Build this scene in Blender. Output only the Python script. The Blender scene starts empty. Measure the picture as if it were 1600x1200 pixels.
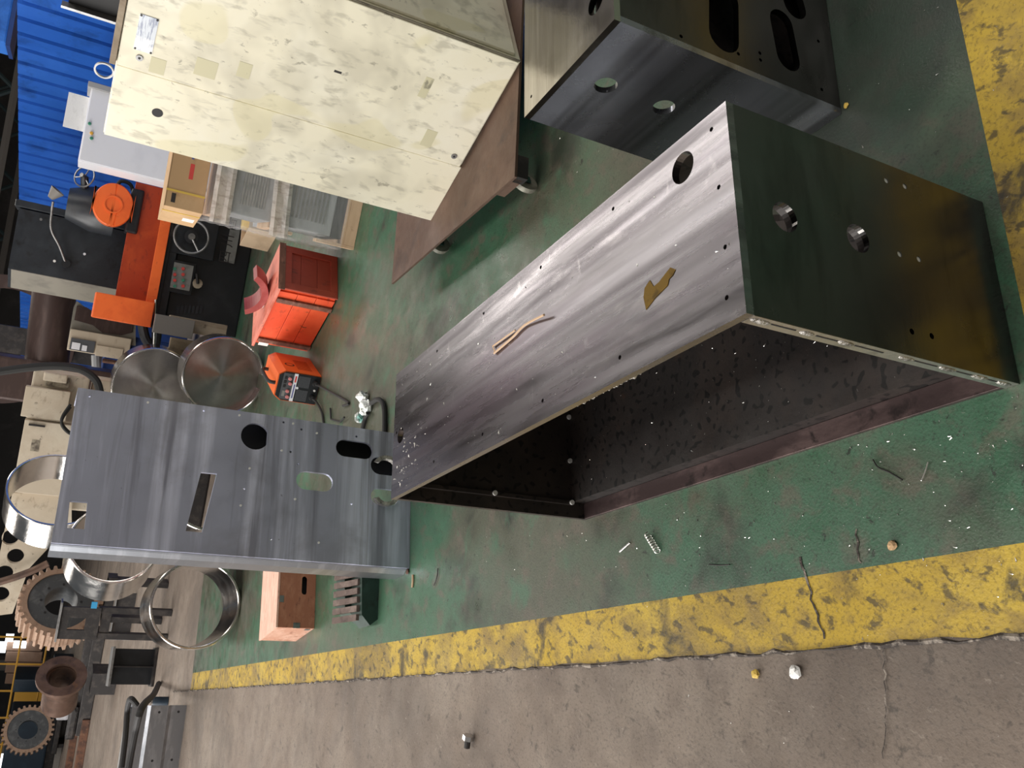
import bpy, bmesh, math, random
from math import sin, cos, pi, radians as rad
from mathutils import Vector as V, Matrix
from mathutils.geometry import tessellate_polygon
random.seed(7)
S = bpy.context.scene
COL = S.collection
# ------------------------------------------------------------------ camera (phone held sideways: picture is turned a quarter turn)
FPX, PITCH, ROLL, CH = 1384.19, 0.46515, 0.180376, 1.6
cF = V((0, cos(PITCH), -sin(PITCH))); _U = V((0, sin(PITCH), cos(PITCH))); _R = V((1, 0, 0))
cR = _R*cos(ROLL)+_U*sin(ROLL); cU = -_R*sin(ROLL)+_U*cos(ROLL); CAM = V((0, 0, CH))
cd = bpy.data.cameras.new('camera'); cam = bpy.data.objects.new('camera', cd); COL.objects.link(cam)
cd.sensor_fit = 'HORIZONTAL'; cd.sensor_width = 36; cd.lens = FPX*36/1600; cd.clip_start = .05; cd.clip_end = 200
X, Y, Z = -cU, cR, -cF
cam.matrix_world = Matrix(((X.x, Y.x, Z.x, CAM.x), (X.y, Y.y, Z.y, CAM.y), (X.z, Y.z, Z.z, CAM.z), (0, 0, 0, 1)))
S.camera = cam
# ------------------------------------------------------------------ world, lights, exposure
wd = bpy.data.worlds.new('world'); S.world = wd; wd.use_nodes = True
bg = wd.node_tree.nodes['Background']; bg.inputs[0].default_value = (.86, .93, 1, 1); bg.inputs[1].default_value = .09
S.view_settings.view_transform = 'Standard'; S.view_settings.look = 'None'; S.view_settings.gamma = 1
S.view_settings.use_curve_mapping = False; S.view_settings.exposure = 0.0
def area(name, loc, sx, sy, power, rot=(0, 0, 0), col=(1, .95, .88)):
    d = bpy.data.lights.new(name, 'AREA'); d.shape = 'RECTANGLE'; d.size = sx; d.size_y = sy; d.energy = power; d.color = col
    o = bpy.data.objects.new(name, d); COL.objects.link(o); o.location = loc; o.rotation_euler = rot; return o
area('skylight_aisle', (-6.0, 12, 7.9), 2.2, 28, 1000, (0, 0, rad(22)))
area('skylight_bay', (6.2, 7, 7.9), 1.8, 30, 1300, (0, 0, rad(22)))
area('gable_window', (-13.0, 4, 4.6), 5.0, 18, 2500, (0, rad(-72), rad(4)), (1, .97, .93))
# ------------------------------------------------------------------ pixel helpers (photo pixel -> ray -> point in the hall)
def ray(x, y): return cF + cR*((600-y)/FPX) - cU*((x-800)/FPX)
def P(x, y, z=0.0):
    d = ray(x, y); return CAM + d*((z-CH)/d.z)
def A(x, y, Yd):
    d = ray(x, y); return CAM + d*(Yd/d.y)
def onplane(x, y, q, n):
    d = ray(x, y); return CAM + d*((q-CAM).dot(n)/d.dot(n))
# ------------------------------------------------------------------ materials
MATS = {}
def mat(name, col, rough=.5, metal=0., layers=(), bump=0., bscale=60., bstretch=(1, 1, 1), rvar=0., alpha=1., coat=0., spec=.5, trans=0., rstretch=(1, 1, 1), rscale=6.):
    m = bpy.data.materials.new(name); m.use_nodes = True; nt = m.node_tree; N = nt.nodes; L = nt.links
    b = N['Principled BSDF']; b.inputs['Roughness'].default_value = rough; b.inputs['Metallic'].default_value = metal
    b.inputs['Alpha'].default_value = alpha; b.inputs['Coat Weight'].default_value = coat; b.inputs['Specular IOR Level'].default_value = spec
    b.inputs['Transmission Weight'].default_value = trans
    tc = N.new('ShaderNodeTexCoord')
    def noise(scale, stretch, detail=5., rough_=.6, dist=0., off=0.):
        mp = N.new('ShaderNodeMapping'); mp.inputs['Scale'].default_value = stretch; mp.inputs['Location'].default_value = (off, off*1.7, off*.6)
        L.new(tc.outputs['Object'], mp.inputs['Vector']); n = N.new('ShaderNodeTexNoise'); n.inputs['Scale'].default_value = scale
        n.inputs['Detail'].default_value = detail; n.inputs['Roughness'].default_value = rough_; n.inputs['Distortion'].default_value = dist
        L.new(mp.outputs[0], n.inputs['Vector']); return n.outputs['Fac']
    cur = None
    base = N.new('ShaderNodeRGB'); base.outputs[0].default_value = (*col, 1); cur = base.outputs[0]
    for i, ly in enumerate(layers):
        c2, scale, lo, hi = ly[:4]; st = ly[4] if len(ly) > 4 else (1, 1, 1); amt = ly[5] if len(ly) > 5 else 1.; det = ly[6] if len(ly) > 6 else 6.
        f = noise(scale, st, det, .62, .3, 3.1*i+1.7)
        mr = N.new('ShaderNodeMapRange'); mr.inputs['From Min'].default_value = lo; mr.inputs['From Max'].default_value = hi; mr.inputs['To Max'].default_value = amt
        L.new(f, mr.inputs['Value']); mx = N.new('ShaderNodeMix'); mx.data_type = 'RGBA'; mx.inputs['B'].default_value = (*c2, 1)
        mx.inputs['A'].default_value = (0, 0, 0, 1)
        L.new(mr.outputs[0], mx.inputs['Factor']); L.new(cur, mx.inputs[6]); mx.inputs[7].default_value = (*c2, 1); cur = mx.outputs[2]
    L.new(cur, b.inputs['Base Color'])
    if rvar:
        f = noise(rscale, rstretch, 6., .6, .2, 9.); mr = N.new('ShaderNodeMapRange'); mr.inputs['From Min'].default_value = .3; mr.inputs['From Max'].default_value = .7
        mr.inputs['To Min'].default_value = max(.03, rough-rvar); mr.inputs['To Max'].default_value = min(1, rough+rvar)
        L.new(f, mr.inputs['Value']); L.new(mr.outputs[0], b.inputs['Roughness'])
    if bump:
        f = noise(bscale, bstretch, 4.); bp = N.new('ShaderNodeBump'); bp.inputs['Strength'].default_value = bump; bp.inputs['Distance'].default_value = .01
        L.new(f, bp.inputs['Height']); L.new(bp.outputs[0], b.inputs['Normal'])
    MATS[name] = m; return m
def emis(name, col, s):
    m = bpy.data.materials.new(name); m.use_nodes = True; b = m.node_tree.nodes['Principled BSDF']
    b.inputs['Emission Color'].default_value = (*col, 1); b.inputs['Emission Strength'].default_value = s; b.inputs['Base Color'].default_value = (*col, 1)
    MATS[name] = m; return m
# ------------------------------------------------------------------ mesh helpers
def mesh_obj(name, bm, m, parent=None, smooth=False):
    bmesh.ops.recalc_face_normals(bm, faces=bm.faces)
    me = bpy.data.meshes.new(name); bm.to_mesh(me); bm.free()
    if smooth:
        me.polygons.foreach_set('use_smooth', [True]*len(me.polygons))
        try: me.set_sharp_from_angle(angle=rad(35))
        except Exception: pass
    me.materials.append(MATS[m] if isinstance(m, str) else m)
    o = bpy.data.objects.new(name, me); COL.objects.link(o)
    if parent: o.parent = parent
    return o
def thing(name, label, cat, loc=(0, 0, 0), rz=0., group=None):
    o = bpy.data.objects.new(name, None); COL.objects.link(o); o.empty_display_size = .1; o.location = loc; o.rotation_euler = (0, 0, rz)
    o['label'] = label; o['category'] = cat
    if group: o['group'] = group
    return o
def tag(o, label, cat, group=None):
    o['label'] = label; o['category'] = cat
    if group: o['group'] = group
    return o
def struct(o): o['kind'] = 'structure'; return o
def b_box(bm, x0, y0, z0, x1, y1, z1, bev=0.):
    vs = [bm.verts.new(p) for p in ((x0, y0, z0), (x1, y0, z0), (x1, y1, z0), (x0, y1, z0), (x0, y0, z1), (x1, y0, z1), (x1, y1, z1), (x0, y1, z1))]
    fs = [bm.faces.new([vs[i] for i in q]) for q in ((0, 3, 2, 1), (4, 5, 6, 7), (0, 1, 5, 4), (1, 2, 6, 5), (2, 3, 7, 6), (3, 0, 4, 7))]
    if bev:
        es = list({e for f in fs for e in f.edges}); bmesh.ops.bevel(bm, geom=es, offset=bev, segments=2, affect='EDGES', profile=.6)
def box(name, x0, y0, z0, x1, y1, z1, m, parent=None, bev=0.):
    bm = bmesh.new(); b_box(bm, min(x0, x1), min(y0, y1), min(z0, z1), max(x0, x1), max(y0, y1), max(z0, z1), bev); return mesh_obj(name, bm, m, parent)
def b_prism(bm, loops, frame, t):
    """loops: 2D outlines (first the outline, then holes); frame: (origin, u, v, n); extruded by t along n"""
    o, u, v, n = frame; flat = [[V((p[0], p[1], 0)) for p in lp] for lp in loops]
    tris = tessellate_polygon(flat); pts = [p for lp in flat for p in lp]
    lo = [bm.verts.new(o+u*p.x+v*p.y) for p in pts]; hi = [bm.verts.new(o+u*p.x+v*p.y+n*t) for p in pts]
    for a, b, c in tris:
        try: bm.faces.new((lo[a], lo[b], lo[c]))
        except ValueError: pass
        try: bm.faces.new((hi[c], hi[b], hi[a]))
        except ValueError: pass
    k = 0
    for lp in flat:
        n_ = len(lp)
        for i in range(n_):
            j = (i+1) % n_; bm.faces.new((lo[k+i], lo[k+j], hi[k+j], hi[k+i]))
        k += n_
UX, UY, UZ = V((1, 0, 0)), V((0, 1, 0)), V((0, 0, 1))
def plate(name, loops, frame, t, m, parent=None):
    bm = bmesh.new(); b_prism(bm, loops, frame, t); return mesh_obj(name, bm, m, parent)
def rect(x0, y0, x1, y1): return [(x0, y0), (x1, y0), (x1, y1), (x0, y1)]
def circ(cx, cy, r, n=32, ry=None): return [(cx+r*cos(2*pi*i/n), cy+(ry or r)*sin(2*pi*i/n)) for i in range(n)]
def stadium(ax, ay, bx, by, r, n=10):
    d = math.atan2(by-ay, bx-ax); out = []
    for i in range(n+1): a = d-pi/2+pi*i/n; out.append((bx+r*cos(a), by+r*sin(a)))
    for i in range(n+1): a = d+pi/2+pi*i/n; out.append((ax+r*cos(a), ay+r*sin(a)))
    return out
def basis(d):
    d = d.normalized(); a = UZ if abs(d.z) < .9 else UX; u = d.cross(a).normalized(); return u, d.cross(u).normalized(), d
def b_tube(bm, pts, r, n=10, cap=True):
    pts = [V(p) for p in pts]; rs = r if isinstance(r, (list, tuple)) else [r]*len(pts); rings = []; u = None
    for i, p in enumerate(pts):
        d = (pts[min(i+1, len(pts)-1)]-pts[max(i-1, 0)]).normalized()
        if u is None: u, v, _ = basis(d)
        else:
            u = (u-d*u.dot(d)).normalized(); v = d.cross(u)
        rings.append([bm.verts.new(p+(u*cos(2*pi*k/n)+v*sin(2*pi*k/n))*rs[i]) for k in range(n)])
    for a, b in zip(rings, rings[1:]):
        for k in range(n): bm.faces.new((a[k], a[(k+1) % n], b[(k+1) % n], b[k]))
    if cap: bm.faces.new(rings[0][::-1]); bm.faces.new(rings[-1])
def tube(name, pts, r, m, parent=None, n=10):
    bm = bmesh.new(); b_tube(bm, pts, r, n); return mesh_obj(name, bm, m, parent, True)
def smoothpts(pts, k=8):
    pts = [V(p) for p in pts]; out = []
    for i in range(len(pts)-1):
        p0, p1, p2, p3 = pts[max(i-1, 0)], pts[i], pts[i+1], pts[min(i+2, len(pts)-1)]
        for j in range(k):
            t = j/k; out.append(.5*((2*p1)+(p2-p0)*t+(2*p0-5*p1+4*p2-p3)*t*t+(3*p1-p0-3*p2+p3)*t**3))
    return out+[pts[-1]]
def b_lathe(bm, prof, frame, n=48, closed=True):
    """prof: (radius, along) pairs, closed loop -> ring body; frame: (origin, u, v, axis)"""
    o, u, v, w = frame; rings = []
    for i in range(n):
        a = 2*pi*i/n; e = u*cos(a)+v*sin(a); rings.append([bm.verts.new(o+e*r+w*h) for r, h in prof])
    m = len(prof)
    for i in range(n):
        A_, B_ = rings[i], rings[(i+1) % n]
        for j in range(m if closed else m-1): bm.faces.new((A_[j], B_[j], B_[(j+1) % m], A_[(j+1) % m]))
def lathe(name, prof, frame, m, parent=None, n=48, closed=True):
    bm = bmesh.new(); b_lathe(bm, prof, frame, n, closed)
    if not closed: bmesh.ops.holes_fill(bm, edges=[e for e in bm.edges if e.is_boundary], sides=0)
    return mesh_obj(name, bm, m, parent, True)
def disc(name, c, ax, r, h, m, parent=None, n=20):
    u, v, w = basis(V(ax)); return plate(name, [circ(0, 0, r, n)], (V(c), u, v, w), h, m, parent)
def text(name, s, size, m, frame, parent=None, ext=.0008):
    c = bpy.data.curves.new(name, 'FONT'); c.body = s; c.size = size; c.extrude = ext; c.align_x = 'CENTER'; c.align_y = 'CENTER'
    t = bpy.data.objects.new(name, c); COL.objects.link(t); me = bpy.data.meshes.new_from_object(t); bpy.data.objects.remove(t)
    o, u, v, n = frame; me.transform(Matrix(((u.x, v.x, n.x, o.x), (u.y, v.y, n.y, o.y), (u.z, v.z, n.z, o.z), (0, 0, 0, 1))))
    me.materials.clear(); me.materials.append(MATS[m]); ob = bpy.data.objects.new(name, me); COL.objects.link(ob); ob.parent = parent; return ob
def copy_tree(o, parent=None):
    c = o.copy(); COL.objects.link(c); c.parent = parent
    for ch in [x for x in bpy.data.objects if x.parent == o]: copy_tree(ch, c)
    return c
# ------------------------------------------------------------------ material list
mat('concrete', (.205, .162, .130), .7, 0, [((.29, .242, .198), 1.4, .42, .68, (1, 1, 1), .8), ((.10, .080, .066), .9, .48, .66, (1, 1, 1), .75), ((.13, .10, .082), 7, .48, .66, (1, 1, 1), .5), ((.055, .046, .04), 24, .60, .69, (1, 1, 1), .65), ((.36, .31, .26), 60, .62, .72, (1, .5, 1), .5), ((.07, .058, .05), 120, .52, .66, (1, .7, 1), .5), ((.06, .05, .042), 32, .64, .70, (1, .2, 1), .6)], .2, 140, rvar=.15)
mat('green_paint', (.043, .122, .068), .42, 0, [((.070, .152, .094), 2.2, .42, .68, (1, 1, 1), .7), ((.092, .080, .058), 1.0, .43, .58, (1, .6, 1), .8), ((.125, .100, .078), 12, .51, .64, (1, .8, 1), .6), ((.020, .025, .018), 2.3, .55, .68, (1, 1, 1), .75), ((.050, .150, .086), 5, .55, .65, (1, 1, 1), .6), ((.013, .014, .012), 34, .63, .69, (1, 1, 1), .8), ((.028, .032, .024), 130, .50, .66, (1, 1, 1), .5), ((.24, .25, .21), 80, .68, .74, (1, .4, 1), .5)], .12, 160, rvar=.16, spec=.6)
mat('yellow_paint', (.50, .335, .030), .5, 0, [((.60, .43, .06), 3, .45, .65, (1, 1, 1), .6), ((.17, .12, .05), 3.6, .48, .62, (1, .6, 1), .75), ((.24, .16, .05), 14, .48, .62, (1, .7, 1), .55), ((.03, .026, .022), 30, .54, .62, (1, .6, 1), .75), ((.026, .024, .021), 6, .57, .66, (1, 1, 1), .85), ((.06, .045, .02), 110, .52, .66, (1, 1, 1), .5)], .15, 140, rvar=.15)
mat('edge_crack', (.06, .05, .045), .95, 0, [((.3, .26, .22), 30, .5, .6)], .5, 80)
mat('steel_top', (.25, .237, .25), .27, 1, [((.36, .345, .37), 3, .40, .62, (5, .22, 1), .9, 3), ((.12, .108, .12), 2.2, .46, .64, (4.5, .18, 1), .9, 3), ((.43, .41, .42), 6, .58, .74, (2.2, .7, 1), .5, 4), ((.20, .15, .19), 1.6, .48, .66, (2.4, .3, 1), .7, 3), ((.48, .46, .47), 9, .62, .70, (.8, 1.4, 1), .4, 5)], .012, 30, (9, .6, 1), rvar=.10, rstretch=(6, .5, 1), rscale=4)
mat('steel_dark', (.125, .122, .118), .24, 1, [((.15, .145, .145), 3, .45, .7, (.6, 1, 4), .8), ((.06, .055, .052), 4, .52, .7, (.6, 1, 3), .7)], .03, 40, (1, 1, 8), rvar=.08)
mat('steel_panel', (.43, .46, .59), .40, .5, [((.72, .76, .95), 5, .46, .60, (.08, 1, 1.6), .95), ((.24, .25, .32), 8, .50, .62, (.06, 1, 1.5), .85), ((.31, .32, .39), 3, .50, .70, (1, 1, 1), .65), ((.06, .06, .07), 50, .68, .73, (1, 1, 1), .6)], .03, 40, (1, 1, 6), rvar=.1)
mat('steel_bands', (.36, .38, .44), .26, .85, [((.60, .63, .70), 3, .46, .60, (1, .08, 2.2), .95, 3), ((.16, .165, .18), 4, .50, .62, (1, .06, 2), .85, 3)], .02, 40, (1, 1, 6), rvar=.06)
mat('steel_smooth', (.52, .49, .44), .13, 1, [((.38, .35, .31), 5, .45, .65, (.3, 4, 1), .8), ((.65, .62, .56), 9, .55, .68, (.2, 5, 1), .7)], .02, 40, rvar=.04)
mat('steel_edge', (.62, .59, .57), .35, 1, [((.35, .33, .32), 14, .5, .65)], .15, 60)
mat('steel_polished', (.66, .64, .615), .17, 1, [((.42, .405, .39), 3, .5, .7, (1, 1, 1), .7)], .10, 60, (1, 1, 1), rvar=.07)
mt = mat('steel_turned', (.30, .285, .27), .30, 1, [((.42, .40, .38), 3, .45, .68)], .02, 40)
_b = mt.node_tree.nodes['Principled BSDF']; _t = mt.node_tree.nodes.new('ShaderNodeTangent'); _t.direction_type = 'RADIAL'; _t.axis = 'Z'
_b.inputs['Anisotropic'].default_value = .9; mt.node_tree.links.new(_t.outputs[0], _b.inputs['Tangent'])
mat('mill_scale', (.026, .022, .021), .5, .25, [((.058, .042, .035), 3, .45, .66, (1, 1, 1), .8), ((.006, .006, .006), 50, .64, .68, (1, 1, 1), .85, 0), ((.10, .045, .022), 6, .64, .75, (1, 1, 1), .5)], .10, 60, rvar=.12)
mat('rail_steel', (.075, .050, .050), .36, .6, [((.19, .13, .125), 5, .5, .64, (2, .6, 1), .8), ((.038, .028, .028), 20, .55, .68)], .05, 60)
mat('weld', (.55, .53, .5), .45, 1, [((.25, .24, .23), 40, .45, .6)], .6, 120)
mat('pale_disc', (.85, .85, .83), .35, .2)
mat('black', (.012, .012, .013), .6)
mat('rubber', (.018, .018, .018), .7)
mat('cream_paint', (.88, .83, .65), .42, 0, [((.91, .88, .74), 2.5, .45, .65, (1, 1, 1), .7), ((.62, .58, .45), 2.6, .50, .66, (1, 1, 1.2), .7, 3), ((.47, .44, .34), 9, .55, .68, (1, 2.2, 1), .6, 3), ((.22, .20, .15), 15, .63, .70, (1, 1.5, 1), .6, 4), ((.76, .70, .44), 3.2, .62, .64, (1, 1, .8), .5, 1)], .03, 30, rvar=.1)
mat('cream_dirty', (.53, .45, .345), .5, 0, [((.62, .55, .44), 3, .45, .65), ((.26, .20, .14), 5, .58, .72, (1, 1, 2), .75), ((.10, .08, .06), 22, .64, .7, (1, 1, 1), .6)], .05, 30)
mat('cream_edge', (.33, .29, .22), .5, 0, [((.1, .08, .06), 12, .5, .65)])
mat('plate_print', (.50, .53, .57), .35, .4, [((.22, .24, .32), 60, .5, .55, (.25, .25, 2.2), .8), ((.7, .7, .7), 8, .5, .6)])
mat('rust_plate', (.125, .075, .055), .5, .45, [((.20, .125, .095), 3, .45, .68, (1, 1, 1), .8), ((.06, .04, .035), 5, .52, .68, (1, 1, 1), .8), ((.26, .12, .05), 8, .64, .72, (1, 1, 1), .5)], .12, 60, rvar=.12)
mat('rust', (.16, .075, .045), .75, .2, [((.075, .04, .03), 8, .45, .62), ((.24, .13, .08), 14, .58, .7)], .3, 60)
mat('dark_iron', (.035, .032, .032), .5, .5, [((.075, .065, .06), 8, .5, .68)], .15, 60, rvar=.12)
mat('wheel_grey', (.34, .33, .27), .55, 0, [((.17, .16, .13), 14, .5, .65)])
mat('caster_green', (.03, .09, .075), .45, .2)
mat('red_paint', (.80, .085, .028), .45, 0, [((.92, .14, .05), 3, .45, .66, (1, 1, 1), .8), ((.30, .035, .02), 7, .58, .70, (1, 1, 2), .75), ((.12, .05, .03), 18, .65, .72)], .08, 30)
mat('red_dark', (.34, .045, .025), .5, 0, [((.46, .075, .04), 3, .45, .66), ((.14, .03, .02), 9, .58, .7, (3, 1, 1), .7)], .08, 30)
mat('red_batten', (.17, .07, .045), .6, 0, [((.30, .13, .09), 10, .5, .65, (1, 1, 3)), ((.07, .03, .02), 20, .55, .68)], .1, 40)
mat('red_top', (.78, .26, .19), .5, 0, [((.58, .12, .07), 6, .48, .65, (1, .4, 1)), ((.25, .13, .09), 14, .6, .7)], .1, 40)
mat('maroon', (.33, .05, .045), .42, 0, [((.45, .12, .11), 6, .5, .7)])
mat('orange', (.88, .155, .030), .40, 0, [((.75, .11, .02), 3, .5, .7), ((.4, .06, .02), 14, .64, .72, (1, 1, 1), .5)])
mat('orange_deep', (.42, .055, .014), .45, 0, [((.55, .09, .02), 3, .5, .7), ((.2, .03, .015), 9, .58, .7, (1, 1, 2))])
mat('machine_grey', (.018, .022, .028), .38, 0, [((.03, .036, .044), 3, .45, .68), ((.012, .013, .015), 9, .55, .7)], .03, 40, rvar=.08)
mat('machine_black', (.010, .012, .015), .42, 0, [((.02, .023, .027), 4, .5, .7)], .03, 40)
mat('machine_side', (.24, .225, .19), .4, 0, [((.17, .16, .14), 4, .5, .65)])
mat('chrome', (.62, .62, .62), .2, 1)
mat('grey_metal', (.30, .30, .30), .38, .8, [((.18, .18, .18), 10, .5, .65)])
mat('sign_grey', (.27, .275, .26), .45, .3, [((.2, .2, .19), 12, .5, .65)])
mat('blue_wall', (.03, .17, .64), .35, 0, [((.05, .22, .74), 1.2, .45, .65), ((.015, .09, .38), 2.4, .55, .72)], .02, 20)
mat('blue_dark', (.015, .05, .20), .45, 0, [((.01, .03, .12), 2, .45, .65)])
mat('white_paint', (.80, .81, .86), .35, 0, [((.72, .73, .78), 3, .5, .7)])
mat('paper', (.88, .88, .86), .7, 0, [((.75, .75, .73), 10, .55, .62, (1, 1, 3), .5)], .3, 12)
mat('cardboard', (.52, .335, .175), .75, 0, [((.60, .40, .22), 3, .45, .65), ((.42, .26, .13), 9, .6, .7)], .05, 40)
mat('cardboard_shade', (.30, .19, .10), .75, 0, [((.36, .235, .13), 4, .45, .65)])
mat('card_pale', (.62, .47, .32), .75, 0, [((.52, .38, .25), 5, .5, .65)])
mat('strap_yellow', (.72, .50, .10), .5)
mat('ink', (.03, .025, .025), .6)
mat('ink_red', (.65, .07, .06), .6)
mat('ink_blue', (.12, .13, .32), .6)
mat('pine', (.62, .44, .29), .7, 0, [((.48, .31, .19), 7, .45, .65, (.25, 1, 1)), ((.30, .19, .11), 16, .64, .72)], .15, 50)
mat('pine_old', (.36, .295, .215), .75, 0, [((.25, .19, .13), 8, .45, .65, (1, 1, .3)), ((.14, .10, .07), 14, .6, .7)], .2, 50)
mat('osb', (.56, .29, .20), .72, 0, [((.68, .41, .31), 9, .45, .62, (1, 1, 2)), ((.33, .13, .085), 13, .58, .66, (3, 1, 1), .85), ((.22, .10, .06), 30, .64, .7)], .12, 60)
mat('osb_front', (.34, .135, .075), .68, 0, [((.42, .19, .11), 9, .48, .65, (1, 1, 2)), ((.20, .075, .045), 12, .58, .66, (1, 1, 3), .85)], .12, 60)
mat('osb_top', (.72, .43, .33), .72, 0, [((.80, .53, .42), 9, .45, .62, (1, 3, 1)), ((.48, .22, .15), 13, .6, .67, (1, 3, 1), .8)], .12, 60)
mat('machinery_unit', (.34, .355, .37), .42, .2, [((.26, .27, .28), 6, .5, .65)])
mat('film', (.95, .96, .97), .10, 0, [((1, 1, 1), 9, .5, .6, (1, 1, .25))], .9, 11, (1.2, 1.2, 4.5), alpha=.17, spec=1.)
mat('film_dense', (.84, .80, .76), .18, 0, [((.62, .56, .52), 12, .5, .62, (3, 1, 1))], .6, 26, (1, 3, 1), alpha=.72, spec=.9)
mat('block_green', (.02, .045, .035), .45, 0, [((.035, .075, .058), 5, .5, .68), ((.012, .014, .012), 12, .55, .7)], .05, 40)
mat('block_rib', (.16, .115, .10), .6, .3, [((.25, .19, .165), 12, .5, .65), ((.08, .055, .05), 20, .55, .68)], .2, 60)
mat('gear_face', (.085, .09, .095), .5, .5, [((.14, .145, .15), 8, .5, .65)], .1, 40)
mat('gear_teeth', (.36, .24, .17), .6, .3, [((.25, .165, .115), 14, .5, .65)], .1, 40)
mat('channel_grey', (.34, .36, .40), .34, 1, [((.48, .50, .55), 5, .5, .68, (1, .3, 3))], .03, 40)
mat('strap_black', (.016, .015, .016), .65, 0, (), .3, 200)
mat('oil', (.13, .075, .008), .5, 0, [((.07, .04, .004), 30, .5, .6)], spec=.15)
mat('swarf', (.75, .74, .70), .3, 1)
mat('foil', (.72, .75, .73), .3, .8, [((.25, .5, .45), 14, .55, .65)], .9, 60)
mat('panel_grey', (.085, .09, .10), .45)
mat('pink_knob', (.62, .22, .22), .45)
mat('hall_dark', (.055, .050, .048), .7, 0, [((.09, .082, .077), 1.2, .5, .7)])
mat('hall_beam', (.18, .165, .15), .6)
mat('hall_brown', (.32, .20, .14), .65, 0, [((.40, .27, .2), 1.5, .5, .65)])
mat('hall_grey', (.32, .31, .30), .7, 0, [((.24, .23, .22), .8, .5, .68)])
mat('hall_teal', (.035, .06, .065), .5)
mat('navy', (.012, .026, .044), .5, 0, [((.02, .042, .066), 3, .5, .7)])
mat('signal_yellow', (.78, .42, .06), .5)
mat('pipe_brown', (.06, .038, .034), .4, .3, [((.095, .062, .055), 3, .5, .7, (1, 4, 4))], .03, 40)
mat('green_led', (.05, .25, .16), .3)
mat('grey_trim', (.36, .36, .36), .5)
emis('daylight', (.92, .97, 1), 3.0)
def dark_patch(m, cx, cy, r):                     # one darker patch in the floor colour, ragged edge
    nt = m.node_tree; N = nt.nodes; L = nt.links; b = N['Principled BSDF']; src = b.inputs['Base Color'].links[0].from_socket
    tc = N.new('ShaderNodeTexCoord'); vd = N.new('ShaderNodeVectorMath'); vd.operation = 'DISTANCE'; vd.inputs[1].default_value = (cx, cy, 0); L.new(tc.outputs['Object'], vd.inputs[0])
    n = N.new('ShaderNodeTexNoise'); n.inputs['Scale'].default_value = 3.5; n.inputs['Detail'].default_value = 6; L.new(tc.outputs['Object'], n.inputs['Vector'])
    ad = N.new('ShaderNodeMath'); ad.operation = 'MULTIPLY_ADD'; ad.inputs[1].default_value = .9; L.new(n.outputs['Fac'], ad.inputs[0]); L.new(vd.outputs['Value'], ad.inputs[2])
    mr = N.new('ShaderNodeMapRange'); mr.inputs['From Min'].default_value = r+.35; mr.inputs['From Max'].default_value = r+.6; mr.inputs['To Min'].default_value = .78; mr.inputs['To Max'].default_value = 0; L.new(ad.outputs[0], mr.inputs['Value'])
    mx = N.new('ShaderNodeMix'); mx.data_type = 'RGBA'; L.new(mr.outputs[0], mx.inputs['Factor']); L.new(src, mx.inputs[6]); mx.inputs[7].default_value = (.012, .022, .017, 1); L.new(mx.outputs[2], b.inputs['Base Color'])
dark_patch(MATS['green_paint'], 1.02, 1.62, .42)
YAW = rad(22.24)                      # bay direction: the painted lines and the large box share it
T = V((-sin(YAW), cos(YAW), 0)); NN = V((cos(YAW), sin(YAW), 0))
def st(s, t, z=0.): return NN*s+T*t+UZ*z
# ------------------------------------------------------------------ setting
def flat(name, pts, m, z):
    bm = bmesh.new(); bm.faces.new([bm.verts.new((p.x, p.y, z)) for p in pts]); o = mesh_obj(name, bm, m); return struct(o)
flat('floor', [st(-30, -12), st(26, -12), st(26, 60), st(-30, 60)], 'concrete', -.004)
def jag(s, t0, t1, amp, n, z=0):
    return [st(s+random.uniform(-amp, amp), t0+(t1-t0)*i/n, z) for i in range(n+1)]
le = jag(.115, -3, 9.55, .006, 150)
g = [st(.275, .897)]+[st(.275, 9.55), st(14, 9.55), st(14, .897)]
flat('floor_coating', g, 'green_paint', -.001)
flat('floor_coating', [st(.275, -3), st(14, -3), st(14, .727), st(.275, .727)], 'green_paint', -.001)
flat('trim_1', le+[st(.275, 9.55), st(.275, -3)], 'yellow_paint', -.001)
flat('trim_2', [st(.275, .727), st(14, .727), st(14, .897), st(.275, .897)], 'yellow_paint', -.001)
bm = bmesh.new()                                                        # broken kerb line where coating meets bare concrete
prev = None
for i in range(260):
    t = -1+11.6*i/259; w_ = random.uniform(.002, .008); c = .112+random.uniform(-.005, .005)
    q = [bm.verts.new(st(c-w_, t, -.0005)), bm.verts.new(st(c, t, .0025+random.uniform(0, .003))), bm.verts.new(st(c+w_*.7, t, -.0002))]
    if prev: bm.faces.new((prev[0], prev[1], q[1], q[0])); bm.faces.new((prev[1], prev[2], q[2], q[1]))
    prev = q
struct(mesh_obj('trim_3', bm, 'edge_crack'))
def crack(pts, w):
    bm = bmesh.new(); prev = None
    sp = []
    for a, b in zip(pts, pts[1:]):
        for k in range(8): sp.append(a.lerp(b, k/8))
    for p in sp:
        j = V((random.uniform(-.004, .004), random.uniform(-.004, .004), 0)); q = [bm.verts.new(p+j+T*w*random.uniform(.4, 1)+UZ*.0008), bm.verts.new(p+j-T*w*random.uniform(.4, 1)+UZ*.0008)]
        if prev: bm.faces.new((prev[0], prev[1], q[1], q[0]))
        prev = q
    return struct(mesh_obj('floor_crack', bm, 'edge_crack'))
crack([P(1252, 870), P(1268, 935), P(1292, 1005)], .004); crack([P(1338, 828), P(1345, 890)], .003); crack([P(1380, 1010), P(1385, 1100), P(1378, 1200)], .002)
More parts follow.
